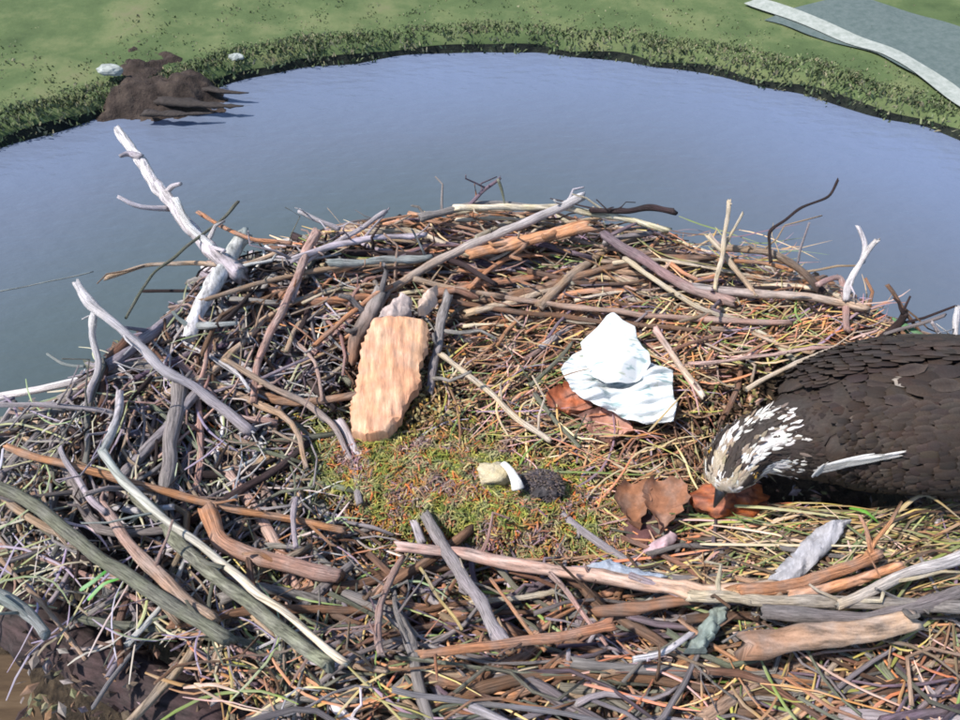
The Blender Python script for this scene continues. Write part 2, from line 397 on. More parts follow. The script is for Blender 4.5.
PAL = {'lav': (.44, .385, .42), 'grey': (.29, .26, .255), 'white': (.72, .69, .72), 'tan': (.50, .345, .235), 'orange': (.56, .27, .14),
       'pink': (.54, .34, .29), 'dark': (.055, .035, .035), 'brown': (.25, .135, .085), 'green': (.215, .22, .16), 'cream': (.68, .56, .40),
       'purp': (.22, .155, .20), 'yel': (.55, .43, .18), 'teal': (.32, .36, .35)}
def zone_col(px, py):
    if px < 330 and py > 430: L = ['green', 'grey', 'grey', 'lav', 'tan', 'green', 'brown', 'pink', 'dark', 'white', 'lav', 'tan']
    elif px < 330: L = ['lav', 'lav', 'grey', 'grey', 'pink', 'purp', 'tan', 'green', 'brown', 'white', 'white', 'lav', 'dark']
    elif py < 330: L = ['tan', 'orange', 'pink', 'grey', 'brown', 'brown', 'purp', 'tan', 'lav', 'orange', 'cream', 'cream', 'dark', 'orange', 'tan']
    elif py > 540: L = ['tan', 'grey', 'brown', 'orange', 'purp', 'green', 'grey', 'lav', 'brown']
    else: L = ['tan', 'brown', 'orange', 'pink', 'brown', 'brown']
    return jit(PAL[random.choice(L)], .3, .06)
def gen_stick(L, rad, layer, mb, sides, segs, curl=.1, rmin=.5, rmax=.97, edge_ok=False):
    for _ in range(60):
        a = random.uniform(0, 2*math.pi); r = math.sqrt(random.uniform(rmin**2, rmax**2))
        x, y = NCX+NRX*r*math.cos(a), NCY+NRY*r*math.sin(a)
        px, py, _d = proj(Vector((x, y, Hs(x, y))))
        if not (-80 < px < 1050 and 150 < py < 760): continue
        tan = math.atan2(NRY*math.cos(a), -NRX*math.sin(a))
        if px < 330: an = R(random.choice([-50, -42, -60, -35, 70, 95, 20, 60, -5]))+random.gauss(0, .25)
        elif py > 560: an = R(random.choice([-8, 0, 8, -45, 35, 15, -20]))+random.gauss(0, .2)
        elif py < 340: an = tan*0+R(random.choice([0, 5, -8, 12, -18, 25, 38, -35]))+random.gauss(0, .12)
        else: an = tan+random.gauss(0, .4)
        d = Vector((math.cos(an), math.sin(an), 0)); s = Vector((-d.y, d.x, 0)); c = Vector((x, y, 0))
        bend = random.gauss(0, curl*.6)*L; b2 = random.gauss(0, curl*.5)*L
        base = layer; tilt = random.gauss(0, .1); pts = []
        for k in range(5):
            t = k/4-.5; q = c+d*(L*t)+s*(bend*(t*t*4-.3)+b2*math.sin(t*9))
            pts.append(q)
        zc = Hs(x, y)+base
        for k, q in enumerate(pts):
            zs = Hs(q.x, q.y)-.05*sm(.95, 1.2, rr(q.x, q.y)); q.z = .5*(zs+base)+.5*zc+tilt*L*(k/4-.5)
        ok = True
        for q in (pts[0], pts[2], pts[-1]):
            u, v, _d = proj(q)
            if not inside(u, v) or (inside(u, v, CORNER) and random.random() < .8): ok = False
        if not ok: continue
        if any(inside(*proj(q)[:2], BIRD_PX) for q in pts): continue     # the bird sits here
        pl = spline(pts, segs); zc_ = zone_col(px, py); tube(mb, pl, rad, rad*random.uniform(.35, .8), zc_, sides, .16, random.choice([1, 1, .8]))
        if sides > 6 or random.random() < .12: stubs(mb, pl, rad, zc_, random.choice([0, 1, 2, 4]) if sides > 6 else 1)
        return pts[0], (px, py)
    return None
for i in range(290):
    mb = MB(); rad = random.choice([.0035, .0045, .0055, .0065, .008, .0095]); L = random.uniform(.12, .42)
    g = gen_stick(L, rad, random.uniform(-.03, .022), mb, 8, 12, .08, .45, .99)
    if g:
        # side twigs on about a third
        mb.build("stick", M_BARK, nest, origin=g[0])
mb = MB()
for i in range(1300): gen_stick(random.uniform(.06, .30), random.uniform(.0018, .0048), random.uniform(-.045, .018), mb, 6, 7, .13, .42, 1.0)
for i in range(500): gen_stick(random.uniform(.2, .5), random.uniform(.005, .010), random.uniform(-.10, -.03), mb, 6, 6, .08, .4, 1.0)
for i in range(900): gen_stick(random.uniform(.04, .16), random.uniform(.0012, .0026), random.uniform(-.03, .03), mb, 5, 5, .2, .35, 1.0)
o = mb.build("small_sticks", M_BARK, nest); o['kind'] = 'stuff'
# outer skirt of the nest: sticks poking down and out under the rim
mb = MB()
for i in range(650):
    a = random.uniform(math.pi*.85, 2.15*math.pi); r = random.uniform(.86, 1.08)
    c = Vector((NCX+NRX*r*math.cos(a), NCY+NRY*r*math.sin(a), random.uniform(PZ+.03, -.03)-.1*(r-.85)))
    an = random.choice([a+math.pi/2+random.gauss(0, .3), a+random.gauss(0, .5), R(-45)+random.gauss(0, .3)])
    d = Vector((math.cos(an), math.sin(an), random.gauss(0, .2))); L = random.uniform(.15, .45)
    s = Vector((-d.y, d.x, 0))*random.gauss(0, .05)*L*2
    px, py, _d = proj(c)
    if not all(inside(*proj(c+d*q*L)[:2]) and not inside(*proj(c+d*q*L)[:2], CORNER) for q in (-.5, .5)): continue
    tube(mb, spline([c-d*L/2, c+s, c+d*L/2], 6), random.uniform(.003, .009), .003, zone_col(px, py), 6)
for i in range(2600):      # the front flank, under the camera
    a = random.uniform(math.pi*1.02, math.pi*1.98); r = random.uniform(.6, 1.12)
    x, y = NCX+NRX*r*math.cos(a), NCY+NRY*r*math.sin(a); z = -.03-.3*sm(.72, 1.1, r)+random.uniform(-.02, .02)
    c = Vector((x, y, max(z, PZ+.03))); px, py, _d = proj(c)
    if py < 775: continue
    an = a+math.pi/2+random.gauss(0, .5); d = Vector((math.cos(an), math.sin(an), random.gauss(0, .12))); L = random.uniform(.08, .35)
    if min(proj(c-d*L/2)[1], proj(c+d*L/2)[1]) < 745: continue
    tube(mb, spline([c-d*L/2, c+Vector((random.gauss(0, .02), random.gauss(0, .02), 0))*L*4, c+d*L/2], 6), random.uniform(.002, .008), .002, zone_col(px, 600), 6)
o = mb.build("skirt_sticks", M_BARK, nest); o['kind'] = 'stuff'
# straw
mb = MB()
SC = [(.50, .35, .13), (.48, .22, .08), (.33, .30, .08), (.55, .40, .22), (.28, .15, .07), (.45, .17, .08), (.17, .24, .06), (.5, .30, .26), (.24, .17, .22), (.26, .13, .07), (.16, .08, .05), (.4, .2, .1)]
def straw(px, py, an, L, w, h, cols=SC, curl=.15, k=1.0):
    c = PH(px, py, h); d = Vector((math.cos(an), math.sin(an), 0)); s = Vector((-d.y, d.x, 0)); b = random.gauss(0, curl)*L
    pts = []
    for i in range(5):
        t = i/4-.5; q = c+d*L*t+s*b*(t*t*4-.3); q.z = Hs(q.x, q.y)*.6+Hs(c.x, c.y)*.4+h+random.gauss(0, .003)+abs(t)*random.uniform(-.01, .02); pts.append(q)
    if any(inside(*proj(q)[:2], BIRD_PX) for q in pts): return
    if ((px-460)/130)**2+((py-490)/60)**2 < 1 and random.random() < .75: return
    cc = jit(tuple(q*1.18 for q in random.choice(cols)), .3, .08); blade(mb, spline(pts, 7), w, cc, jit(cc, .2, .1))
for _ in range(1500): # sweep around the cup
    a = random.uniform(0, 2*math.pi); r = math.sqrt(random.uniform(0, 1)); px = 620+250*r*math.cos(a); py = 440+130*r*math.sin(a)
    if inside(px, py): straw(px, py, math.atan2(math.cos(a)*.6, math.sin(a))+math.pi/2*0+random.gauss(0, .5) if r > .5 else random.gauss(-.1, .7), random.uniform(.05, .2), random.uniform(.0015, .004), random.uniform(-.02, .03))
for _ in range(500): straw(random.uniform(700, 1000), random.uniform(495, 600), random.gauss(.1, .45), random.uniform(.08, .3), random.uniform(.0015, .004), random.uniform(0, .03), [(.44, .31, .13), (.36, .25, .1), (.22, .23, .07), (.3, .17, .08), (.13, .09, .05), (.46, .34, .22), (.12, .17, .05), (.1, .06, .04)])
for _ in range(260): straw(random.uniform(660, 880), random.uniform(300, 350), random.gauss(.3, .6), random.uniform(.05, .16), random.uniform(.0015, .004), random.uniform(0, .03))
for _ in range(500):
    px, py = random.uniform(0, 460), random.uniform(300, 655)
    if inside(px, py): straw(px, py, random.choice([-.8, .7, 1.5, 0])+random.gauss(0, .3), random.uniform(.04, .16), random.uniform(.0015, .004), random.uniform(-.02, .03), [(.3, .32, .14), (.34, .3, .36), (.4, .36, .24), (.22, .27, .14), (.24, .2, .28), (.44, .38, .34), (.2, .14, .1)])
for _ in range(400): straw(random.uniform(300, 800), random.uniform(230, 330), random.gauss(0, .5), random.uniform(.04, .18), random.uniform(.0015, .004), random.uniform(-.02, .02))
for _ in range(600): straw(random.uniform(200, 960), random.uniform(550, 720), random.gauss(-.1, .7), random.uniform(.05, .2), random.uniform(.0015, .004), random.uniform(-.03, .02))
o = mb.build("straw", M_STRAW, nest); o['kind'] = 'stuff'
# moss and crumbled bark in the cup
mb = MB()
def flake(px, py, h, size, cols):
    c = PH(px, py, h); a = Vector((random.gauss(0, 1), random.gauss(0, 1), random.gauss(0, .6))).normalized()*size
    b = a.cross(Vector((random.gauss(0, .6), random.gauss(0, .6), 1))).normalized()*size*random.uniform(.2, .6)
    u = Vector((0, 0, size*.3))
    mb.add([c-a, c+b, c+a, c-b, c+u], [(0, 1, 4), (1, 2, 4), (2, 3, 4), (3, 0, 4)], jit(random.choice(cols), .35, .1))
MC = [(.16, .22, .03), (.26, .28, .05), (.46, .2, .05), (.55, .15, .04), (.5, .2, .05), (.34, .28, .14), (.2, .12, .06), (.4, .22, .2), (.14, .16, .05), (.3, .18, .24), (.1, .06, .04)]
GM = [(.2, .24, .045), (.3, .3, .06), (.4, .36, .09), (.14, .17, .04)]; OM = [(.45, .2, .05), (.5, .15, .045), (.36, .2, .06), (.4, .3, .1)]; PM = [(.25, .14, .12), (.3, .18, .22), (.16, .09, .06), (.42, .3, .24)]
for _ in range(22000):
    u, v = random.gauss(0, .44), random.gauss(0, .44)
    px, py = 462+u*180+v*25, 494+v*68+u*34
    m_ = max(0, 1-(u*u+v*v)); h = .006+.066*m_*random.random()**.4+.008*noise.noise(Vector((px*.08, py*.12, 0)))
    c = PH(px, py, h); k = noise.noise(c*26)+random.gauss(0, .22)
    cols = GM if k > .02 else OM if k > -.3 else PM
    d = Vector((random.gauss(0, 1), random.gauss(0, 1), random.gauss(.2, .6))).normalized()*random.uniform(.004, .011); e = Vector((random.gauss(0, .3), random.gauss(0, .3), .3))*d.length
    blade(mb, [c-d, c+e, c+d], random.uniform(.0014, .0034), jit(random.choice(cols), .35, .08))
for _ in range(1200): flake(random.gauss(420, 22), random.gauss(400, 24), random.uniform(.0, .04), random.uniform(.003, .007), [(.3, .2, .04), (.35, .18, .05), (.2, .14, .04), (.4, .3, .1), (.15, .1, .04)])
for _ in range(6000): 
    px, py = random.uniform(380, 760), random.uniform(330, 560)
    flake(px, py, random.uniform(-.02, .006), random.uniform(.003, .01), [(.2, .1, .06), (.3, .15, .08), (.12, .08, .05), (.34, .22, .1), (.2, .2, .07), (.4, .26, .2), (.05, .03, .02)])
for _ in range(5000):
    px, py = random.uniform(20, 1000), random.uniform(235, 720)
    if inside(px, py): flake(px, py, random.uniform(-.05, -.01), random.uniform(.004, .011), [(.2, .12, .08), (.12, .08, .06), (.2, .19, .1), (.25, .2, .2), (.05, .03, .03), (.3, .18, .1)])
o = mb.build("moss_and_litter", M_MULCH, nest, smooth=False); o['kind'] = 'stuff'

# ------------------------------------------------------------------ branches one can tell apart, traced along their run
G = "branches and sticks lying on the nest"
def branch(name, cat, pts, w0, w1, c0, h0, h1, label, c1=None, twigs=(), flat=1.0, sides=12, m=None):
    n = len(pts); ws = []
    for i, (x, y) in enumerate(pts): ws.append(PH(x, y, h0+(h1-h0)*i/(n-1)))
    dep = [proj(ws[0])[2], proj(ws[-1])[2]]
    mb = MB(); pl = spline(ws, max(14, n*6))
    pl = [p+Vector((0, 0, 1))*noise.noise(p*22)*.0025+Vector((1, 0, 0))*noise.noise(p*22+Vector((5, 0, 0)))*.0025 for p in pl]
    k0 = jit(PAL[c0], .08, .02); k1 = PAL[c1] if c1 else jit(k0, .12, .05)
    tube(mb, pl, w0*.41*dep[0]/F, w1*.41*dep[1]/F, k0, sides, .15, flat, k1)
    if 4.5 < w0 < 30: stubs(mb, pl, w0*.41*dep[0]/F, k0, random.choice([1, 2, 3, 4]))
    o = mb.build(name, m or M_BARK, origin=ws[0])
    for tp, tw, tc, th0, th1 in twigs:
        q = [PH(x, y, th0+(th1-th0)*i/(len(tp)-1)) for i, (x, y) in enumerate(tp)]
        t = MB(); tube(t, spline(q, 10), tw/2*proj(q[0])[2]/F, tw*.3*proj(q[-1])[2]/F, jit(PAL[tc], .1), 8)
        t.build("twig", M_BARK, o, origin=q[0])
    return tag(o, label, cat, G)
B = branch
B("branch", "branch", [(120,132),(135,155),(160,190),(185,222),(208,247),(238,275)], 11, 19, 'white', .10, .03, "bleached forked branch reaching out over the water at upper left", 'lav',
  [([(168,209),(140,207),(118,197)], 6, 'white', .055, .09), ([(165,195),(172,187),(180,184)], 6, 'white', .07, .1), ([(140,158),(128,153),(119,155)], 7, 'lav', .09, .1), ([(215,250),(190,225),(176,200)], 9, 'white', .045, .1)])
B("stick", "stick", [(198,212),(225,228),(255,240),(292,243)], 5, 5, 'orange', .06, .04, "thin rusty stick leading right from the bleached forked branch")
B("stick", "stick", [(238,203),(215,224),(180,252),(150,278),(126,318)], 4, 3, 'green', .07, .05, "thin greenish twig crossing under the bleached forked branch")
B("stick", "stick", [(107,279),(140,267),(180,264),(240,264),(282,252)], 5, 6, 'tan', .03, .03, "long thin tan stick poking left over the water below the bleached branch")
B("stick", "stick", [(143,291),(200,291),(268,290)], 4, 4, 'dark', .02, .02, "straight dark thin stick, level, left of the rim")
B("branch", "branch", [(245,236),(225,268),(205,300),(190,338)], 20, 16, 'teal', .035, .02, "thick pale grey broken branch standing on the left rim", 'white')
B("branch", "branch", [(77,283),(98,310),(130,338),(165,370),(205,395),(250,430)], 10, 13, 'white', .10, .03, "long whitish branch slanting down right from its broken tip at far left", 'lav')
B("branch", "branch", [(95,312),(91,335),(99,360),(91,388),(86,408)], 7, 8, 'white', .06, .02, "curved white branch hanging below the broken tip at far left", 'lav')
B("stick", "stick", [(47,354),(62,363),(84,366)], 3, 4, 'teal', .03, .03, "short thin grey twig poking over the water at far left")
B("stick", "stick", [(-30,407),(40,405),(104,410),(112,416)], 6, 6, 'lav', .03, .03, "grey stick lying level at the left edge of the picture")
B("branch", "branch", [(120,392),(114,425),(103,452)], 9, 11, 'lav', .05, .04, "short pale upright branch near the left edge above the long diagonal stick", 'teal')
B("stick", "stick", [(102,452),(140,497),(200,545),(265,598),(345,662)], 10.3, 9.2, 'teal', 0.065, 0.060, "longest pale stick running diagonally to the bottom edge at left", 'cream')
B("stick", "stick", [(8,446),(60,464),(150,487),(230,507),(300,522),(345,533)], 9, 9, 'orange', .045, .04, "long straight orange-brown stick crossing the left side of the nest")
B("branch", "branch", [(208,510),(220,540),(258,556),(300,570),(340,574)], 20.4, 18.0, 'orange', 0.045, 0.035, "bent thick orange branch piece below the long orange stick", 'pink', [([(235,548),(262,556),(290,566)], 12, 'lav', .042, .03)])
B("stick", "stick", [(60,448),(85,490),(105,512)], 6, 8, 'lav', .055, .05, "pinkish stick left of the longest diagonal stick")
B("branch", "branch", [(100,505),(130,545),(170,585),(212,625)], 12, 19, 'pink', .045, .03, "broad pinkish tan branch sloping down in the lower left", 'tan')
B("branch", "branch", [(0,488),(45,512),(90,552),(150,590),(230,640)], 14.9, 17.2, 'green', 0.045, 0.035, "mossy green-grey branch sloping across the lower left corner")
B("branch", "branch", [(140,500),(200,562),(255,608),(325,665)], 16.1, 16.1, 'green', 0.040, 0.040, "thick greenish branch running beside the longest diagonal stick")
B("branch", "branch", [(225,360),(268,385),(312,408),(340,432),(352,468),(360,505)], 8, 8, 'tan', .05, .04, "smooth tan branch curving down left of the bark slab", 'lav')
B("branch", "branch", [(338,420),(368,470),(402,505),(425,545)], 11, 11, 'lav', .03, .04, "lavender-grey branch curving along the edge of the moss")
B("branch", "branch", [(180,385),(174,430),(168,470),(162,505)], 19, 16, 'grey', .035, .02, "thick dark grey upright branch on the left flank")
B("branch", "branch", [(318,232),(298,270),(278,318),(260,360),(255,402)], 11, 9, 'pink', .05, .03, "long pinkish brown branch leaning down the left rim")
B("stick", "stick", [(385,212),(345,238),(305,262),(292,300)], 6, 7, 'lav', .05, .03, "pinkish lavender stick on the back rim at left")
B("branch", "branch", [(583,196),(540,216),(480,242),(432,264),(384,293)], 11, 10, 'white', .075, .03, "long whitish branch slanting from the top of the back rim", 'tan')
B("branch", "branch", [(587,226),(545,236),(505,246),(470,254)], 20.2, 16.2, 'orange', 0.055, 0.050, "thick orange peeled branch under the whitish branch on the back rim", None, (), .6)
B("branch", "branch", [(420,218),(450,211),(490,204),(545,211)], 9, 10, 'grey', .05, .05, "grey-brown branch on top of the back rim left of the crossing")
B("branch", "branch", [(455,208),(510,207),(560,208),(618,218),(668,230)], 8, 7, 'cream', .065, .05, "cream branch crossing over the whitish branch on the back rim")
B("stick", "stick", [(470,205),(484,190),(500,178)], 5, 4, 'purp', .06, .10, "short dark twig sticking up at the middle of the back rim", None, [([(498,180),(502,192),(505,208)], 3, 'green', .1, .06)])
B("stick", "stick", [(590,209),(625,211),(650,208),(676,212)], 6, 9, 'dark', .07, .07, "dark knobbly stick ending in a stub on the back rim at right")
B("stick", "stick", [(300,211),(318,219),(338,229)], 6, 6, 'white', .07, .05, "short white stick pointing out of the back rim at left", 'lav')
B("stick", "stick", [(200,300),(290,275),(340,268),(420,262)], 6, 6, 'tan', .035, .035, "tan stick lying level along the left part of the back rim")
B("stick", "stick", [(290,262),(330,245),(375,238),(425,236)], 8, 6, 'lav', .05, .045, "pale curved stick along the back rim below the white stub")
B("stick", "stick", [(330,262),(370,262),(430,258)], 10, 8, 'teal', .04, .04, "pale green-grey stick under the pale curved stick on the back rim")
B("stick", "stick", [(315,345),(340,322),(372,298),(392,286)], 6, 6, 'orange', .04, .04, "reddish stick slanting up to the whitish branch left of the slab")
B("stick", "stick", [(415,278),(450,288),(520,300),(600,310),(690,318),(790,323)], 7, 7, 'tan', .035, .035, "long tan stick running level in front of the back rim", 'pink')
B("stick", "stick", [(440,300),(520,312),(610,322),(700,330)], 7, 6, 'brown', .03, .03, "brown stick running level below the long tan stick")
B("branch", "branch", [(605,234),(645,260),(690,288),(735,303)], 12, 12, 'purp', .05, .035, "thick purplish branch sloping right on the back rim", 'pink')
B("stick", "stick", [(625,258),(670,290),(700,308),(745,322)], 6, 6, 'cream', .045, .03, "thin tan stick beside the thick purplish branch")
B("branch", "branch", [(690,287),(760,294),(820,298),(866,310)], 11, 9, 'grey', .04, .04, "grey branch lying level along the right part of the rim", 'tan')
B("branch", "branch", [(715,247),(768,252),(795,266),(824,292)], 8, 10, 'tan', .05, .04, "curved branch forming the outer right rim", 'dark')
B("stick", "stick", [(717,260),(770,264),(790,270)], 5, 5, 'orange', .045, .045, "short orange stick under the curved branch on the right rim")
B("stick", "stick", [(728,200),(725,228),(722,258),(716,290)], 5, 6, 'cream', .13, .05, "pale forked twig standing upright on the right rim", None, [([(724,248),(732,232),(743,213)], 4, 'cream', .07, .12)])
B("stick", "stick", [(708,237),(730,262),(756,296)], 6, 6, 'cream', .08, .04, "pale stick slanting down right across the upright forked twig", 'tan')
B("stick", "stick", [(771,262),(770,246),(771,232),(787,220),(803,207),(827,196),(837,180)], 4, 3, 'dark', .06, .17, "dark zigzag twig rising over the water at right")
B("stick", "stick", [(798,262),(802,243),(809,223)], 3, 2.5, 'lav', .05, .12, "tiny faint twig standing right of the dark zigzag twig")
B("branch", "branch", [(846,298),(852,276),(865,256),(876,243)], 8, 6, 'white', .05, .12, "white forked twig standing on the right rim", None, [([(862,262),(864,245),(857,227)], 6, 'white', .08, .12)])
B("stick", "stick", [(848,330),(845,300),(838,278),(820,284)], 8, 7, 'pink', .03, .06, "reddish brown twig below the white forked twig")
B("stick", "stick", [(887,285),(903,308),(920,332)], 5, 4, 'brown', .10, .05, "brown twig slanting over the water above the bird's back")
B("stick", "stick", [(944,315),(925,322),(905,328),(884,334)], 4, 5, 'grey', .10, .05, "thin grey twig crossing the brown twig above the bird's back")
B("stick", "stick", [(882,336),(895,324),(904,313)], 9, 8, 'dark', .04, .08, "short thick dark stub behind the bird's back")
B("stick", "stick", [(957,308),(954,335),(957,362)], 6, 6, 'white', .10, .05, "white upright twig at the right edge of the picture")
B("stick", "stick", [(932,322),(943,338),(956,360)], 4, 5, 'lav', .09, .05, "thin lavender twig leaning against the white upright twig at the right edge")
B("stick", "stick", [(690,364),(750,358),(800,350),(838,347)], 5, 4, 'pink', .045, .045, "long pinkish straw-thin stick above the bird's shoulder")
B("stick", "stick", [(746,389),(770,376),(796,363),(828,352)], 6, 5, 'cream', .05, .05, "pale yellow stick touching the bird's shoulder")
B("stick", "stick", [(443,355),(480,385),(515,415),(549,441)], 7, 7, 'cream', .045, .03, "bright cream stick slanting between the bark slab and the white sheet")
B("stick", "stick", [(535,395),(556,420),(580,447)], 6, 5, 'green', .03, .03, "short green stick below left of the white sheet")
B("stick", "stick", [(530,385),(548,370),(572,345)], 6, 5, 'green', .03, .04, "short greenish stick left of the white sheet")
B("stick", "stick", [(655,330),(675,358),(704,398)], 9, 8, 'pink', .04, .03, "pink stick slanting down right of the white sheet", 'cream')
B("branch", "branch", [(398,546),(470,556),(560,570),(640,583),(700,592),(775,590)], 13.2, 20.4, 'pink', 0.060, 0.060, "long smooth tan branch crossing the front of the nest", 'tan')
B("branch", "branch", [(690,594),(760,600),(850,603),(975,606)], 14.4, 15.6, 'cream', 0.065, 0.060, "pale branch running to the right edge along the front rim", 'grey')
B("branch", "branch", [(735,592),(790,584),(840,570),(880,556)], 16.2, 13.8, 'orange', 0.070, 0.060, "orange-brown branch fanning up from the front rim at right")
B("branch", "branch", [(790,596),(850,582),(900,566)], 13.8, 11.2, 'orange', 0.065, 0.060, "second orange branch of the fan, just below the first")
B("branch", "branch", [(838,602),(875,590),(915,572),(970,552)], 12.0, 14.4, 'cream', 0.070, 0.060, "pale cream branch rising to the right edge from the front rim", 'white')
B("branch", "branch", [(600,612),(650,606),(705,598),(738,598)], 15.4, 13.2, 'brown', 0.045, 0.045, "short dark brown branch under the long front branch")
B("branch", "branch", [(420,654),(500,645),(560,636),(612,626)], 10.8, 13.2, 'orange', 0.065, 0.065, "reddish branch at the bottom edge in the middle")
B("branch", "branch", [(750,645),(800,637),(860,632),(915,620)], 33.8, 26.0, 'brown', 0.060, 0.060, "thickest brownish tan log lying at the bottom right", 'tan', (), .7, 14)
B("branch", "branch", [(765,612),(830,616),(880,616),(975,590)], 17.5, 15.0, 'grey', 0.060, 0.060, "dark grey branch just above the thickest log")
B("branch", "branch", [(380,655),(376,620),(385,588),(402,560)], 9, 8, 'pink', .055, .05, "upright pinkish branch at the bottom edge")
B("stick", "stick", [(410,652),(398,622),(394,590)], 7, 6, 'grey', .05, .045, "grey stick standing right of the upright pinkish branch")
B("branch", "branch", [(425,515),(452,560),(478,600),(505,645)], 13.8, 17.2, 'grey', 0.065, 0.060, "grey branch sloping down over the long front branch", 'lav')
B("stick", "stick", [(490,580),(515,612),(545,650)], 4, 5, 'orange', .06, .05, "thin orange stick at the bottom centre")
B("stick", "stick", [(420,568),(440,600),(462,630)], 4, 4, 'yel', .06, .06, "thin yellow stick above the bottom edge left of centre")
B("stick", "stick", [(552,575),(570,596),(606,645)], 8, 5, 'pink', .06, .05, "pinkish stick slanting down from the long front branch")
B("stick", "stick", [(635,660),(665,650),(690,632)], 7, 6, 'white', .05, .05, "whitish stick at the bottom edge right of centre")
B("branch", "branch", [(470,602),(520,597),(560,592)], 7, 6, 'cream', .03, .03, "short tan stick under the front branch near the centre")
B("branch", "branch", [(448,296),(440,330),(434,362),(430,392)], 13, 10, 'grey', .05, .03, "grey upright stake leaning right of the bark slab")
B("branch", "branch", [(383,292),(368,318),(356,340),(350,362)], 22, 14, 'grey', .03, .03, "broad grey-brown branch leaning left of the bark slab", 'brown')
B("log", "log", [(-60,575),(30,622),(110,668),(230,730)], 69.0, 71.3, 'dark', -0.060, -0.050, "large smooth dark brown log under the sticks in the bottom left corner", None, (), 1, 18)
B("stick", "stick", [(0,560),(30,590),(62,625),(85,660)], 5, 5, 'tan', .02, .0, "thin tan stick in the bottom left corner")
B("branch", "branch", [(-10,590),(20,608),(44,632)], 14.3, 13.0, 'teal', 0.050, 0.040, "bluish grey broken branch in the bottom left corner")
B("branch", "branch", [(85,620),(150,628),(230,640),(300,660)], 10, 12, 'green', .0, .0, "greenish grey branch along the bottom edge at left")
B("stick", "stick", [(80,545),(75,580),(60,612)], 4, 4, 'dark', .02, .0, "thin dark twig hanging in the lower left")
B("stick", "stick", [(120,590),(100,608),(82,624)], 7, 5, 'purp', .0, .0, "short purplish stick in the lower left")
B("stick", "stick", [(296,498),(293,520),(297,548)], 6, 6, 'lav', .06, .05, "short pale upright stick crossing the end of the long orange stick")
# thin line stretching over the water on the left
o = B("line", "line", [(-60,300),(0,291),(50,281),(93,272)], 1.6, 1.4, 'teal', .05, .05, "thin pale line stretching over the water at the left edge"); 
del o['group']

# ------------------------------------------------------------------ split bark slabs
def slab(name, cat, poly, h0, h1, thick, col, label, m=M_WOOD, ridge=.004, bow=.01, group=None, grid=26, col2=None, wob=26, curl=0, jag=1.6, grain=0):
    """a piece traced on the nest, tilted from h0 (bottom of picture) to h1 (top), with real thickness"""
    ys = [p[1] for p in poly]; xs = [p[0] for p in poly]; y0, y1, x0, x1 = min(ys), max(ys), min(xs), max(xs)
    mb = MB(); sdv = random.uniform(0, 50)
    # rows across the outline
    rows = []; n = grid; mcols = max(8, int(grid*.7))
    for j in range(n+1):
        y = y0+(y1-y0)*(.004+.992*j/n); cr = []
        for i in range(len(poly)):
            a, b = poly[i], poly[i-1]
            if (a[1] > y) != (b[1] > y): cr.append(a[0]+(b[0]-a[0])*(y-a[1])/(b[1]-a[1]))
        if len(cr) >= 2: rows.append((y, min(cr), max(cr)))
    vs = []; cs = []; uv_ = []
    for side in (1, 0):
        for j, (y, a, b) in enumerate(rows):
            f = (y1-y)/(y1-y0); a, b = [v_+jag*noise.noise(Vector((y*.22, sdv+o_, 0)))+jag*.6*noise.noise(Vector((y*.9, sdv+o_, 7))) for v_, o_ in ((a, 0), (b, 20))]
            for i in range(mcols+1):
                u = i/mcols; x = a+(b-a)*u
                h = h0+(h1-h0)*f; p = PH(x, y, h)
                ed = min(u, 1-u)*2; uv_.append((x*.022+sdv, f*.22+sdv)); p.z += curl*(4*(u-.5)**2+1.5*abs(f-.5)**2)
                if side: p.z += thick*(.8+.2*min(1, ed*6))+grain*noise.noise(Vector((x*.22+f*2+sdv, f*2.2, 0)))+grain*.6*noise.noise(Vector((x*.6+f*3+sdv, f*4, 0)))+bow*math.sin(math.pi*u)+ridge*noise.noise(Vector((x*.13+sdv, y*.04, 0)))*2+ridge*.6*noise.noise(p*160)
                vs.append(p); k = 1+.25*noise.noise(p*wob*2+Vector((sdv, 0, 0)))
                cc = col
                if col2 and noise.noise(p*wob+Vector((0, sdv, 0))) > .08: cc = col2
                cs.append(tuple(q*k for q in cc))
    nr = len(rows); w = mcols+1; o2 = nr*w; fs = []
    for j in range(nr-1):
        for i in range(mcols):
            fs.append((j*w+i, j*w+i+1, (j+1)*w+i+1, (j+1)*w+i)); fs.append((o2+j*w+i, o2+(j+1)*w+i, o2+(j+1)*w+i+1, o2+j*w+i+1))
    edge = [i for i in range(w)]+[j*w+w-1 for j in range(1, nr)]+[(nr-1)*w+i for i in range(w-2, -1, -1)]+[j*w for j in range(nr-2, 0, -1)]
    for k in range(len(edge)):
        a, b = edge[k], edge[(k+1) % len(edge)]; fs.append((b, a, a+o2, b+o2))
    mb.add(vs, fs, cs, uv_); ob = mb.build(name, m, smooth=True, origin=vs[0]); ob.data.set_sharp_from_angle(angle=R(38))
    return tag(ob, label, cat, group)
slab("bark_slab", "bark slab", [(374,327),(392,330),(410,327),(429,331),(427,352),(420,372),(420,392),(410,404),(402,422),(388,441),(368,444),(353,438),(352,415),(358,388),(362,360),(368,340)], .035, .055, .022, (.70, .37, .22), "big flat peeled slab of orange-tan bark, largest piece in the nest", m=M_SPLIT, col2=(.72, .42, .25), bow=.004, ridge=.002, grid=44, jag=3, grain=.0022)
slab("bark_chip", "bark chip", [(378,326),(384,312),(400,302),(412,304),(410,318),(396,328)], .05, .06, .012, (.55, .45, .42), "pale torn bark chip just above the big slab", m=M_SPLIT, grain=.002, jag=3, group="bark chips by the slab")
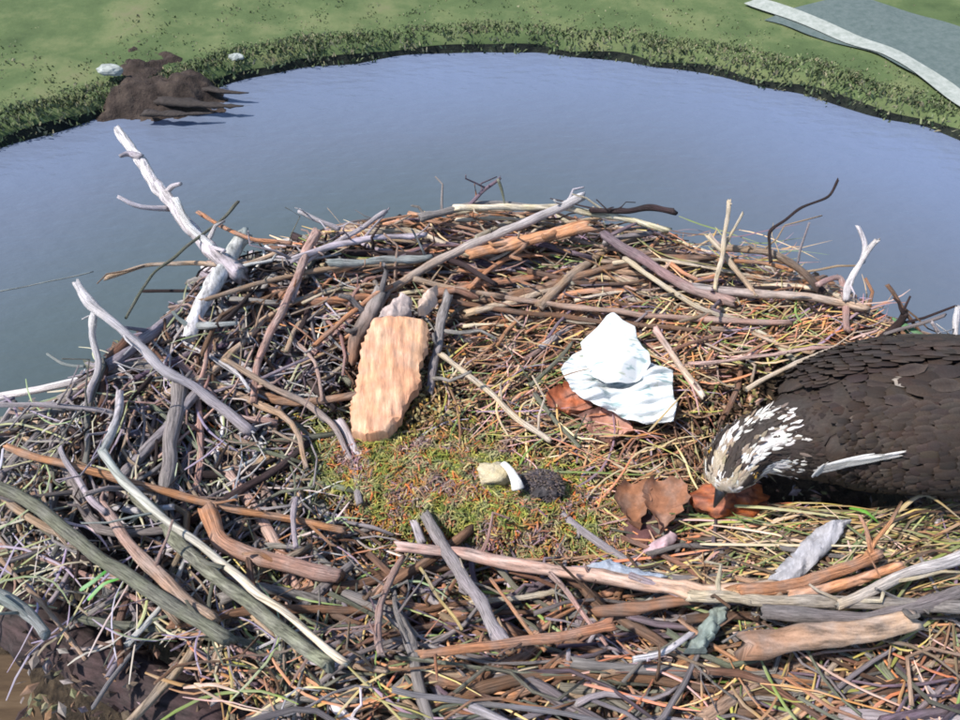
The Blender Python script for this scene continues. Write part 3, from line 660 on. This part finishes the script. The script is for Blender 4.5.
slab("bark_chip", "bark chip", [(417,316),(424,298),(438,295),(436,305),(426,316)], .05, .06, .012, (.62, .48, .4), "small cream bark chip leaning above the slab's right corner", m=M_SPLIT, grain=.002, jag=3, group="bark chips by the slab")
slab("bark_strip", "bark strip", [(757,592),(775,572),(796,548),(818,528),(846,526),(832,548),(810,570),(790,588),(770,598)], .03, .035, .01, (.42, .42, .46), "broad pale grey bark strip lying below the bird", m=M_SPLIT, grain=.002, jag=3, bow=.008, group="bark strips at the front")
slab("bark_strip", "bark strip", [(684,654),(700,626),(714,606),(722,602),(730,606),(718,630),(704,654)], .03, .03, .01, (.27, .33, .3), "greenish grey bark strip at the bottom edge left of the thickest log", m=M_SPLIT, grain=.002, jag=3, bow=.008, group="bark strips at the front")
# dry leaves
LB = (.26, .12, .065)
slab("dry_leaf", "leaf", [(612,494),(624,486),(640,486),(650,494),(646,510),(638,532),(626,524),(616,510)], .03, .045, .002, LB, "brown curled dry leaf, left one of the pair in the cup", M_MULCH, .002, -.002, "brown dry leaves", 20, None, 26, .014, 4)
slab("dry_leaf", "leaf", [(640,492),(652,484),(668,484),(684,492),(688,503),(676,520),(660,538),(652,522),(642,508)], .035, .05, .002, (.30, .14, .08), "larger brown dry leaf, right one of the pair in the cup", M_MULCH, .002, -.002, "brown dry leaves", 20, None, 26, .016, 4)
slab("dry_leaf", "leaf", [(622,524),(638,510),(658,518),(662,538),(646,548),(628,542)], .02, .025, .002, (.13, .06, .06), "dark dry leaf below the brown pair", M_MULCH, .003, .008, "brown dry leaves", 14)
slab("dry_leaf", "leaf", [(545,398),(562,388),(585,392),(596,402),(588,416),(566,418),(550,412)], .02, .03, .002, (.42, .13, .06), "rust-red dry leaf tucked under the left of the white sheet", M_MULCH, .003, -.002, "brown dry leaves", 20, None, 26, .012, 4)
slab("dry_leaf", "leaf", [(578,420),(600,412),(625,420),(632,436),(610,446),(590,440)], .015, .02, .002, (.45, .22, .16), "pinkish crumpled dry leaf below the white sheet", M_MULCH, .004, -.002, "brown dry leaves", 20, None, 26, .012, 4)
slab("dry_leaf", "leaf", [(642,552),(652,542),(668,536),(678,538),(668,550),(652,558)], .03, .035, .003, (.55, .36, .4), "pale pink curled leaf in front of the brown pair", M_MULCH, .002, .01, "brown dry leaves", 12)
slab("bark_strip", "bark strip", [(585,566),(610,562),(640,572),(668,578),(650,584),(610,576)], .05, .05, .006, (.36, .42, .52), "thin bluish bark sliver on the long front branch", bow=.004, group="bark strips at the front")
# long green blades by the bird
def blades(label, lst, grp):
    for lab, pts, w, c in lst:
        mb = MB(); q = [PH(x, y, h) for x, y, h in pts]; blade(mb, spline(q, 10), w, c, jit(c, .2))
        tag(mb.build("grass_blade", M_STRAW, origin=q[0]), lab, "grass blade", grp)
blades("", [("broad green grass blade bending over behind the bird's back", [(898,322,.06), (918,333,.06), (938,350,.05), (962,366,.03)], .012, (.09, .2, .09)),
            ("narrow green grass blade left of the broad one behind the bird", [(893,318,.04), (905,330,.05), (925,352,.03)], .007, (.12, .24, .1)),
            ("bright green blade lying under the bird's wing at the front", [(850,508,.03), (866,512,.04), (880,524,.02)], .006, (.14, .36, .05)),
            ("dark green blade beside the rusty clump under the bird's head", [(700,505,.03), (712,512,.03), (716,525,.02)], .006, (.05, .25, .13)),
            ("bright green blade in the lower left corner of the nest", [(80,590,.02), (95,580,.03), (112,566,.03)], .006, (.1, .4, .08)),
            ("second bright green blade crossing the one in the lower left corner", [(88,600,.02), (104,584,.03), (122,578,.03)], .005, (.12, .42, .06)),
            ("long pale grass stem lying level in front of the bird", [(712,505,.045), (770,508,.045), (850,518,.04)], .005, (.42, .42, .2)),
            ("long straw stem lying level, lower one in front of the bird", [(700,544,.045), (780,545,.045), (875,546,.04)], .004, (.55, .45, .3)),
            ("arched straw stem at the right edge below the bird", [(898,512,.04), (925,495,.06), (962,520,.04)], .005, (.4, .3, .14))], "long grass blades on the nest")

# ------------------------------------------------------------------ cream shell piece, grey clump, rusty clump
def lump(name, cat, px, py, h, rx, ry, rz, col, label, m=M_MULCH, am=.35, fr=45, cut=None, rot=0):
    c = PH(px, py, h); mb = MB(); NS, NR = 28, 16; vs = []
    for j in range(NR+1):
        for i in range(NS):
            a, b = 2*math.pi*i/NS, math.pi*(j/NR-.5)
            d = Vector((math.cos(a)*math.cos(b), math.sin(a)*math.cos(b), math.sin(b)))
            k = 1+am*noise.noise(d*1.5+c*9)+am*.5*noise.noise(d*4+c*9)+am*.3*noise.noise(d*9+c*9)
            q = Vector((d.x*rx*k, d.y*ry*k, d.z*rz*k)); q.rotate(Matrix.Rotation(rot, 3, 'Z')); vs.append(c+q)
    mb.add(vs, [(j*NS+i, j*NS+(i+1) % NS, (j+1)*NS+(i+1) % NS, (j+1)*NS+i) for j in range(NR) for i in range(NS)], jit(col, .02))
    return tag(mb.build(name, m, smooth=am < .6, origin=c), label, cat)
o = lump("shell_piece", "shell piece", 494, 474, .072, .023, .018, .016, (.60, .50, .33), "cream rounded shell-like piece lying on the moss at the nest's centre", M_WOOD, .35)
mb = MB(); q = [PH(503, 463, .086), PH(510, 470, .090), PH(516, 481, .086), PH(518, 489, .078)]
tube(mb, spline(q, 10), .0045, .008, (.84, .84, .78), 10, .15, .5, knots=False); mb.build("white_edge", M_WOOD, o, origin=q[0])
dc = lump("debris_clump", "clump", 541, 487, .052, .026, .022, .018, (.06, .05, .055), "dark grey fluffy clump right of the cream shell-like piece", M_MULCH, .6)
mb = MB(); c = PH(541, 487, .052)
for _ in range(1500):
    d = Vector((random.gauss(0, 1), random.gauss(0, 1), abs(random.gauss(0, 1)))).normalized(); q = c+Vector((d.x*.027, d.y*.023, d.z*.018))
    t = (d+Vector((random.gauss(0, .8), random.gauss(0, .8), random.gauss(0, .5)))).normalized()
    blade(mb, [q, q+t*.004, q+t*.007+Vector((0, 0, -.003))+Vector((random.gauss(0, .002), 0, 0))], random.uniform(.001, .0028), jit(random.choice([(.07, .06, .07), (.12, .10, .11), (.04, .03, .03), (.16, .12, .09)]), .2))
o = mb.build("fluff", M_MULCH, dc); o['kind'] = 'stuff'
cl = empty("rusty_clump", PH(737, 502, .0)); tag(cl, "rust-orange ragged clump under the bird's lowered head", "clump")
mb = MB(); c = PH(730, 500, .035); vs = []; NS, NR = 28, 14
for j in range(NR+1):
    for i in range(NS):
        a, b = 2*math.pi*i/NS, math.pi*(j/NR-.5); d = Vector((math.cos(a)*math.cos(b), math.sin(a)*math.cos(b), math.sin(b)))
        k = 1+.4*noise.noise(d*2+c)+.3*noise.noise(d*6); vs.append(c+Vector((d.x*.048*k, d.y*.026*k, d.z*.02*k)))
mb.add(vs, [(j*NS+i, j*NS+(i+1) % NS, (j+1)*NS+(i+1) % NS, (j+1)*NS+i) for j in range(NR) for i in range(NS)], [jit(random.choice([(.55, .15, .04), (.42, .1, .03), (.2, .06, .03)]), .2) for _ in vs])
mb.build("scrap", M_WOOD, cl, origin=c)

# ------------------------------------------------------------------ crumpled white sheet
def sheet_mat():
    m, nt, nd, lk, b = mat("white_sheet")
    g = nd.new("ShaderNodeNewGeometry"); w = nd.new("ShaderNodeTexNoise"); w.inputs['Scale'].default_value = 60; w.inputs['Detail'].default_value = 4
    mp = nd.new("ShaderNodeMapping"); mp.inputs['Scale'].default_value = (.5, 2.2, 1); mp.inputs['Rotation'].default_value = (0, 0, -.2)
    lk.new(g.outputs['Position'], mp.inputs[0]); lk.new(mp.outputs[0], w.inputs['Vector'])
    r = ramp(nd, [(.34, (.30, .40, .40)), (.42, (.62, .66, .66)), (.6, (.70, .71, .71)), (.7, (.42, .46, .38))])
    lk.new(w.outputs[0], r.inputs[0]); lk.new(r.outputs[0], b.inputs['Base Color']); b.inputs['Roughness'].default_value = .45
    return m
M_SHEET = sheet_mat()
sh_e = empty("crumpled_sheet", PH(618, 400, 0)); tag(sh_e, "crumpled white plastic or paper sheet lying in the nest cup", "sheet")
def crumple(name, poly, hs, amp, sd_, fr=26):
    tri = [(R(100), .9, sd_*.3, .55), (R(35), .7, sd_*.7, .45), (R(150), 1.1, sd_, .35), (R(80), 2.3, sd_, .16), (R(10), 1.9, sd_*2, .14)]
    ys = [p[1] for p in poly]; y0, y1 = min(ys), max(ys); n, w = 80, 70; vs = []
    for j in range(n):
        y = y0+.3+(y1-y0-.6)*j/(n-1); cr = []
        for i in range(len(poly)):
            a, b = poly[i], poly[i-1]
            if (a[1] > y) != (b[1] > y): cr.append(a[0]+(b[0]-a[0])*(y-a[1])/(b[1]-a[1]))
        a, b = min(cr), max(cr)
        for i in range(w):
            u = i/(w-1); x = a+(b-a)*u; p = PH(x, y, hs(x, y)); q = p*fr+Vector((sd_, sd_, 0))
            fold = sum(w_*(abs(((q.x*math.cos(t_)+q.y*math.sin(t_)+1.3*noise.noise(q*.35))*f_+h_) % 2-1)) for t_, f_, h_, w_ in tri)+noise.noise(q*.5)*.5
            p.z += amp*(fold-.5)*1.3; vs.append(p)
    mb = MB(); mb.add(vs, [(j*w+i, j*w+i+1, (j+1)*w+i+1, (j+1)*w+i) for j in range(n-1) for i in range(w-1)], (1, 1, 1))
    o = mb.build(name, M_SHEET, sh_e, smooth=True, origin=vs[0]); o.data.set_sharp_from_angle(angle=R(30)); s = o.modifiers.new("thickness", 'SOLIDIFY'); s.thickness = .0012; return o
crumple("lower_fold", [(560,372),(572,356),(584,350),(615,352),(645,362),(660,372),(672,374),(672,392),(676,408),(672,426),(650,424),(625,424),(612,415),(590,404),(572,396)], lambda x, y: .045+.006*math.sin(x*.12)+.005*math.sin(y*.55+x*.1), .013, 3.3, 30)
crumple("upper_fold", [(613,317),(622,324),(634,330),(638,342),(648,358),(650,366),(640,380),(625,385),(606,385),(592,378),(584,362),(580,345),(588,337),(598,328),(606,320)], lambda x, y: .062+.022*max(0, 1-((x-615)/32)**2-((y-352)/36)**2), .011, 8.1, 26)

for lab, a, b, h, c in [("thin straw lying across the lower corner of the white sheet", (648,432), (690,386), .07, (.45, .33, .15)), ("thin brown straw lying over the left edge of the white sheet", (548,382), (592,368), .075, (.3, .18, .1))]:
    mb = MB(); q = [PH(*a, h), PH((a[0]+b[0])/2+2, (a[1]+b[1])/2-2, h+.006), PH(*b, h)]; blade(mb, spline(q, 8), .003, c)
    tag(mb.build("straw_stem", M_STRAW, origin=q[0]), lab, "straw")
# ------------------------------------------------------------------ the osprey
bird = empty("osprey", P(860, 470, -.10)); tag(bird, "dark brown osprey crouching at the right of the nest, white head lowered", "bird")
def bp(px, py, z): return P(px, py, z)
# centre line head -> tail, (point, half width, half height)
CL = [(bp(722,493,.014), .006, .006), (bp(724,488,.020), .020, .018), (bp(729,476,.032), .031, .029), (bp(738,461,.044), .035, .034), (bp(751,450,.050), .036, .036), (bp(770,444,.052), .042, .044),
      (bp(795,440,.052), .066, .062), (bp(830,432,.055), .094, .080), (bp(875,427,.058), .112, .090), (bp(930,424,.058), .116, .092), (bp(990,424,.055), .106, .082),
      (bp(1050,426,.048), .080, .062), (bp(1110,430,.038), .050, .036), (bp(1150,433,.03), .030, .014), (bp(1160,434,.03), .004, .004)]
BS = .86
CL = [(p+Vector((0, .004, 0)), a*(BS if i > 5 else 1), b*(BS if i > 5 else 1)) for i, (p, a, b) in enumerate(CL)]
def cl(s):
    s = max(0, min(len(CL)-1.0001, s)); k = int(s); u = s-k
    def g(i): i = max(0, min(len(CL)-1, i)); return CL[i]
    def cr(a, b, c, d): return .5*((2*b)+(c-a)*u+(2*a-5*b+4*c-d)*u*u+(3*b-a-3*c+d)*u*u*u)
    q = [g(k-1), g(k), g(k+1), g(k+2)]
    return cr(*[x[0] for x in q]), max(.003, cr(*[x[1] for x in q])), max(.003, cr(*[x[2] for x in q]))
def surf(s, th, off=0):
    c, rx, rz = cl(s); c1 = cl(s+.05)[0]; c0 = cl(s-.05)[0]; t = (c1-c0).normalized()
    side = t.cross(Vector((0, 0, 1))).normalized(); up = side.cross(t)       # side points to the camera side (-y) when heading +x
    n = (side*math.cos(th)/rx+up*math.sin(th)/rz).normalized()
    return c+side*rx*math.cos(th)+up*rz*math.sin(th)+n*off, n, t
WH, DK, BR = (.68, .66, .63), (.045, .032, .026), (.047, .033, .027)
def head_col(s, th):
    p = noise.noise(Vector((s*2.2, th*2.2, 3)))
    side = abs(math.cos(th))
    if s < .5: return (.12, .11, .12)
    if 1.6 < s < 5.3 and .78 < abs(th-math.pi/2) < 1.25: return (.05, .035, .03)         # stripe through the eye
    if s < 5.0:
        if abs(th-math.pi/2-.05) < .2 and s > 1.8: return (.055, .042, .036)
        if p > .22 and abs(th-math.pi/2) < .6: return (.07, .052, .045)
        if s < 2.6 and p < .1: return (.45, .36, .25)
        if p < -.22: return (.30, .23, .17)
        return WH
    return None
mb = MB(); NS, NL = 40, 110; vs = []; cs = []
for j in range(NL+1):
    s = j/NL*(len(CL)-1)
    for i in range(NS):
        th = 2*math.pi*i/NS; p, n_, t_ = surf(s, th)
        k = noise.noise(p*40)*.003; vs.append(p+n_*k)
        c = head_col(s, th if th < 1.5*math.pi else th-2*math.pi)
        if c is None: c = (.3, .26, .22) if (math.sin(th) < -.75) else (.045, .033, .028)
        cs.append(jit(c, .08))
mb.add(vs, [(j*NS+i, j*NS+(i+1) % NS, (j+1)*NS+(i+1) % NS, (j+1)*NS+i) for j in range(NL) for i in range(NS)], cs)
mb.build("body", M_FEATH, bird, origin=bird.location)
def feather(mb, p, d, n, L, w, c, ctip=None, lift=.12, nseg=5, curve=.12):
    """one vaned feather: rounded blade with a raised quill line"""
    d = d.normalized(); s = n.cross(d).normalized(); vs = []; cs = []; uvs = []; UVO[0] += .7
    for i in range(nseg+1):
        f = i/nseg; ww = w*(math.sin(math.pi*min(.97, (.10+.86*f)))**.6)*(1 if f < .999 else .35)
        c0 = p+d*L*f+n*(lift*L*f-curve*L*f*f+.0008)
        cc = c if not ctip or f < .75 else tuple(a*.5+b*.5 for a, b in zip(c, ctip)) if f < .95 else ctip
        vs += [c0-s*ww*.5-n*w*.10, c0+n*w*.05, c0+s*ww*.5-n*w*.10]; ed = ctip or c
        cs += [tuple(a*.6+b*.4 for a, b in zip(cc, ed)), tuple(a*.85 for a in cc), tuple(a*.6+b*.4 for a, b in zip(cc, ed))]
        uvs += [(UVO[0]+f, 0), (UVO[0]+f, .12), (UVO[0]+f, .24)]
    mb.add(vs, [(i*3+k, i*3+k+1, i*3+k+4, i*3+k+3) for i in range(nseg) for k in range(2)], cs, uvs)
def brown(): return jit(random.choice([(.042, .028, .022), (.048, .033, .026), (.037, .026, .022), (.056, .038, .029), (.043, .030, .027)]), .14, .05)
TIPS = [None, None, None, (.08, .06, .05), (.10, .075, .06)]
# body and mantle feathers
mb = MB(); s = 12.6
while s > 5.6:
    for i in range(30):
        th = -.55+(math.pi+1.1)*((i+random.uniform(-.3, .3))/29)
        p, n_, t_ = surf(s+random.uniform(-.15, .15), th)
        L = .022+.02*sm(5.5, 9, s)
        d = t_+Vector((random.gauss(0, .12), random.gauss(0, .12), random.gauss(0, .06)))
        col = brown(); tip = random.choice(TIPS)
        if math.sin(th) < .0: col = jit((.045, .035, .03), .25)
        elif random.random() < .01: col = (.4, .34, .28)
        if math.sin(th) > 0: p = p+n_*.006*sm(5.8, 7, s)
        feather(mb, p, d, n_, L*random.uniform(.8, 1.2), L*.55, col, tip, .08, 4)
    s -= .30
o = mb.build("body_feathers", M_FEATH, bird); o['kind'] = 'stuff'
# head feathers, small and shaggy
mb = MB(); s = 5.9
while s > .9:
    for i in range(34):
        th = -.6+(math.pi+1.2)*(i+random.uniform(-.4, .4))/33; p, n_, t_ = surf(s, th); c = head_col(s, th)
        if c is None: c = random.choice([BR, WH, (.2, .15, .12)]) if s < 5.6 else BR
        feather(mb, p, t_+Vector((random.gauss(0, .25), random.gauss(0, .25), random.gauss(0, .15))), n_, random.uniform(.008, .016), .0042, jit(c, .2), None, .2, 3, .1)
    s -= .10
o = mb.build("head_feathers", M_FEATH, bird); o['kind'] = 'stuff'
# wings: a folded pad on each side, coverts over it, long flight feathers as parts
for sgn in (1, -1):
    a_lo, a_hi = (.02, 1.2) if sgn == 1 else (math.pi+.1, math.pi-1.2)
    mb = MB(); vs = []; NU, NV = 40, 14
    S0, S1 = 6.1, 12.4
    for side_ in (1, 0):
        for i in range(NU+1):
            for j in range(NV+1):
                f, g = i/NU, j/NV; s = S0+(S1-S0)*f; e = math.sin(math.pi*f)**.35 if 0 < f < 1 else 0
                mid = (a_lo+a_hi)/2; th = mid+(a_lo-mid if g < .5 else a_hi-mid)*abs(g-.5)*2*(.25+.75*e)
                off = (.004+.016*math.sin(math.pi*g)**.6*e) if side_ else -.004
                if side_ and g < .15: off += .006*e
                vs.append(surf(s, th, off)[0])
    w = NV+1; o2 = (NU+1)*w
    fs = [(i*w+j, i*w+j+1, (i+1)*w+j+1, (i+1)*w+j) for i in range(NU) for j in range(NV)]+[(o2+i*w+j, o2+(i+1)*w+j, o2+(i+1)*w+j+1, o2+i*w+j+1) for i in range(NU) for j in range(NV)]
    for i in range(NU):
        for j in (0, NV): fs.append((i*w+j, (i+1)*w+j, o2+(i+1)*w+j, o2+i*w+j))
    mb.add(vs, fs, [jit(BR, .1) for _ in vs]); wing = mb.build("wing", M_FEATH, bird, origin=surf(6.2, (a_lo+a_hi)/2)[0])
    mb = MB(); s = 11.6
    while s > 6.2:
        nn = 22
        for i in range(nn):
            g = (i+random.uniform(-.25, .25))/(nn-1); th = a_lo+(a_hi-a_lo)*g; f = (s-S0)/(S1-S0)
            p, n_, t_ = surf(s+random.uniform(-.1, .1), th, .0115+.014*math.sin(math.pi*max(0, min(1, g)))**.6*math.sin(math.pi*max(.02, min(.98, f)))**.35)
            L = .020+.026*sm(6, 10.5, s); d = t_+Vector((0, 0, .03))+n_*.0
            feather(mb, p, d+Vector((random.gauss(0, .08), random.gauss(0, .08), 0)), n_, L*random.uniform(.8, 1.25), L*.46, brown(), random.choice(TIPS) if random.random() > .012 else (.34, .26, .2), .045, 5)
        s -= .25
    o = mb.build("wing_coverts", M_FEATH, wing); o['kind'] = 'stuff'
    for k in range(9):
        mb = MB(); th = a_lo+(a_hi-a_lo)*(.02+.075*k); p, n_, t_ = surf(8.9+.16*k, th, .014+.0016*k)
        c = jit((.065, .05, .045), .15); tp = (.2, .16, .13) if k > 3 else None
        d = (surf(12.2, th*.8+(a_lo+a_hi)/2*.2, .01)[0]-p); feather(mb, p, d, n_, .26-.012*k, .030, c, tp, .03, 9, .05)
        mb.build("flight_feather", M_FEATH, wing, origin=p)
    if sgn == 1:      # white leading edge feathers showing along the lower border of the near wing
        def th_at(sa, ty):
            return min((abs(proj(surf(sa, t*.01, .02)[0])[1]-ty), t*.01) for t in range(-60, 120))[1]
        for k, (x0, y0, x1, y1, wd) in enumerate([(772, 473, 822, 462, .012), (800, 467, 852, 458, .015), (832, 462, 875, 455, .013), (876, 456, 897, 452, .008)]):
            mb = MB(); ps = []
            for tx, ty in ((x0, y0), (x1, y1)):
                sa = min((abs(proj(surf(q*.05, th_at(q*.05, ty), .02)[0])[0]-tx), q*.05) for q in range(110, 200))[1]; ps.append(surf(sa, th_at(sa, ty), .026))
            p, n_, t_ = ps[0]; d = ps[1][0]-p; sd2 = n_.cross(d).normalized()
            for q3 in range(7):
                k_ = (q3-3)/3; st = p+sd2*k_*wd*.42+d*random.uniform(-.05, .3)
                feather(mb, st+n_*.0006*q3, d+sd2*random.gauss(0, .0015), n_, d.length*random.uniform(.8, 1.15), wd*.36, jit((.74, .72, .70), .08), (.72, .7, .67), .02, 5, .0); q = mb.build("white_edge_feather", M_FEATH, wing, origin=p)
            q['label'] = "white feather along the lower edge of the wing"
# tail
for k in range(10):
    mb = MB(); p, n_, t_ = surf(12.3, math.pi/2, -.004+.0012*k); d = t_+Vector((0, (k-4.5)*.05, -.05))
    feather(mb, p, d, Vector((0, 0, 1)), .17, .028, jit((.1, .075, .06), .15), (.3, .25, .2), 0, 8, 0); mb.build("tail_feather", M_FEATH, bird, origin=p)
# beak, eyes
def plainc(name, c, rough):
    m, nt, nd, lk, b = mat(name); g = nd.new("ShaderNodeNewGeometry"); n = nd.new("ShaderNodeTexNoise"); n.inputs['Scale'].default_value = 300
    lk.new(g.outputs['Position'], n.inputs['Vector']); r = ramp(nd, [(.3, tuple(x*.8 for x in c)), (.7, c)]); lk.new(n.outputs[0], r.inputs[0]); lk.new(r.outputs[0], b.inputs['Base Color'])
    b.inputs['Roughness'].default_value = rough; return m
M_BEAK = plainc("beak_horn", (.02, .02, .024), .3); M_IRIS = plainc("iris", (.35, .2, .03), .25); M_PUP = plainc("pupil", (.005, .005, .005), .08); M_LEG = plainc("leg_scales", (.4, .44, .46), .6)
mb = MB(); h0 = cl(.7)[0]; fd = (cl(.2)[0]-cl(2)[0]).normalized()
tube(mb, spline([h0, h0+fd*.010+Vector((0, 0, .003)), h0+fd*.018-Vector((0, 0, .002)), h0+fd*.020-Vector((0, 0, .014))], 10), .010, .0012, (1, 1, 1), 12, 0, 1.1, knots=False)
mb.build("beak", M_BEAK, bird, origin=h0)
def ball(c, r, m, name, par, squash=1.0):
    mb = MB(); NS, NR = 14, 9; vs = []
    for j in range(NR+1):
        for i in range(NS):
            a, b = 2*math.pi*i/NS, math.pi*(j/NR-.5); vs.append(c+Vector((math.cos(a)*math.cos(b), math.sin(a)*math.cos(b), math.sin(b)))*r)
    mb.add(vs, [(j*NS+i, j*NS+(i+1) % NS, (j+1)*NS+(i+1) % NS, (j+1)*NS+i) for j in range(NR) for i in range(NS)], (1, 1, 1)); return mb.build(name, m, par, origin=c)
for th in (.45, math.pi-.45):
    p, n_, _t = surf(2.6, th, -.001); e = ball(p, .0055, M_IRIS, "eye", bird); ball(p+n_*.0032, .0032, M_PUP, "pupil", e)
# feet tucked under the breast
for dy in (-.035, .04):
    mb = MB(); hip = cl(8.3)[0]+Vector((0, dy+.03, -.05)); ft = Vector((hip.x-.01, hip.y, Hs(hip.x, hip.y)+.018)); tube(mb, [hip, hip*.5+ft*.5, ft], .011, .008, (1, 1, 1), 10, .05)
    for a in (-.5, 0, .5, math.pi):
        d = Vector((-math.cos(a), math.sin(a), 0)); tube(mb, spline([ft, ft+d*.02+Vector((0, 0, .004)), ft+d*.042-Vector((0, 0, .006)), ft+d*.055-Vector((0, 0, .018))], 8), .006, .0012, (1, 1, 1), 8, .05, knots=False)
    mb.build("leg", M_LEG, bird, origin=ft)
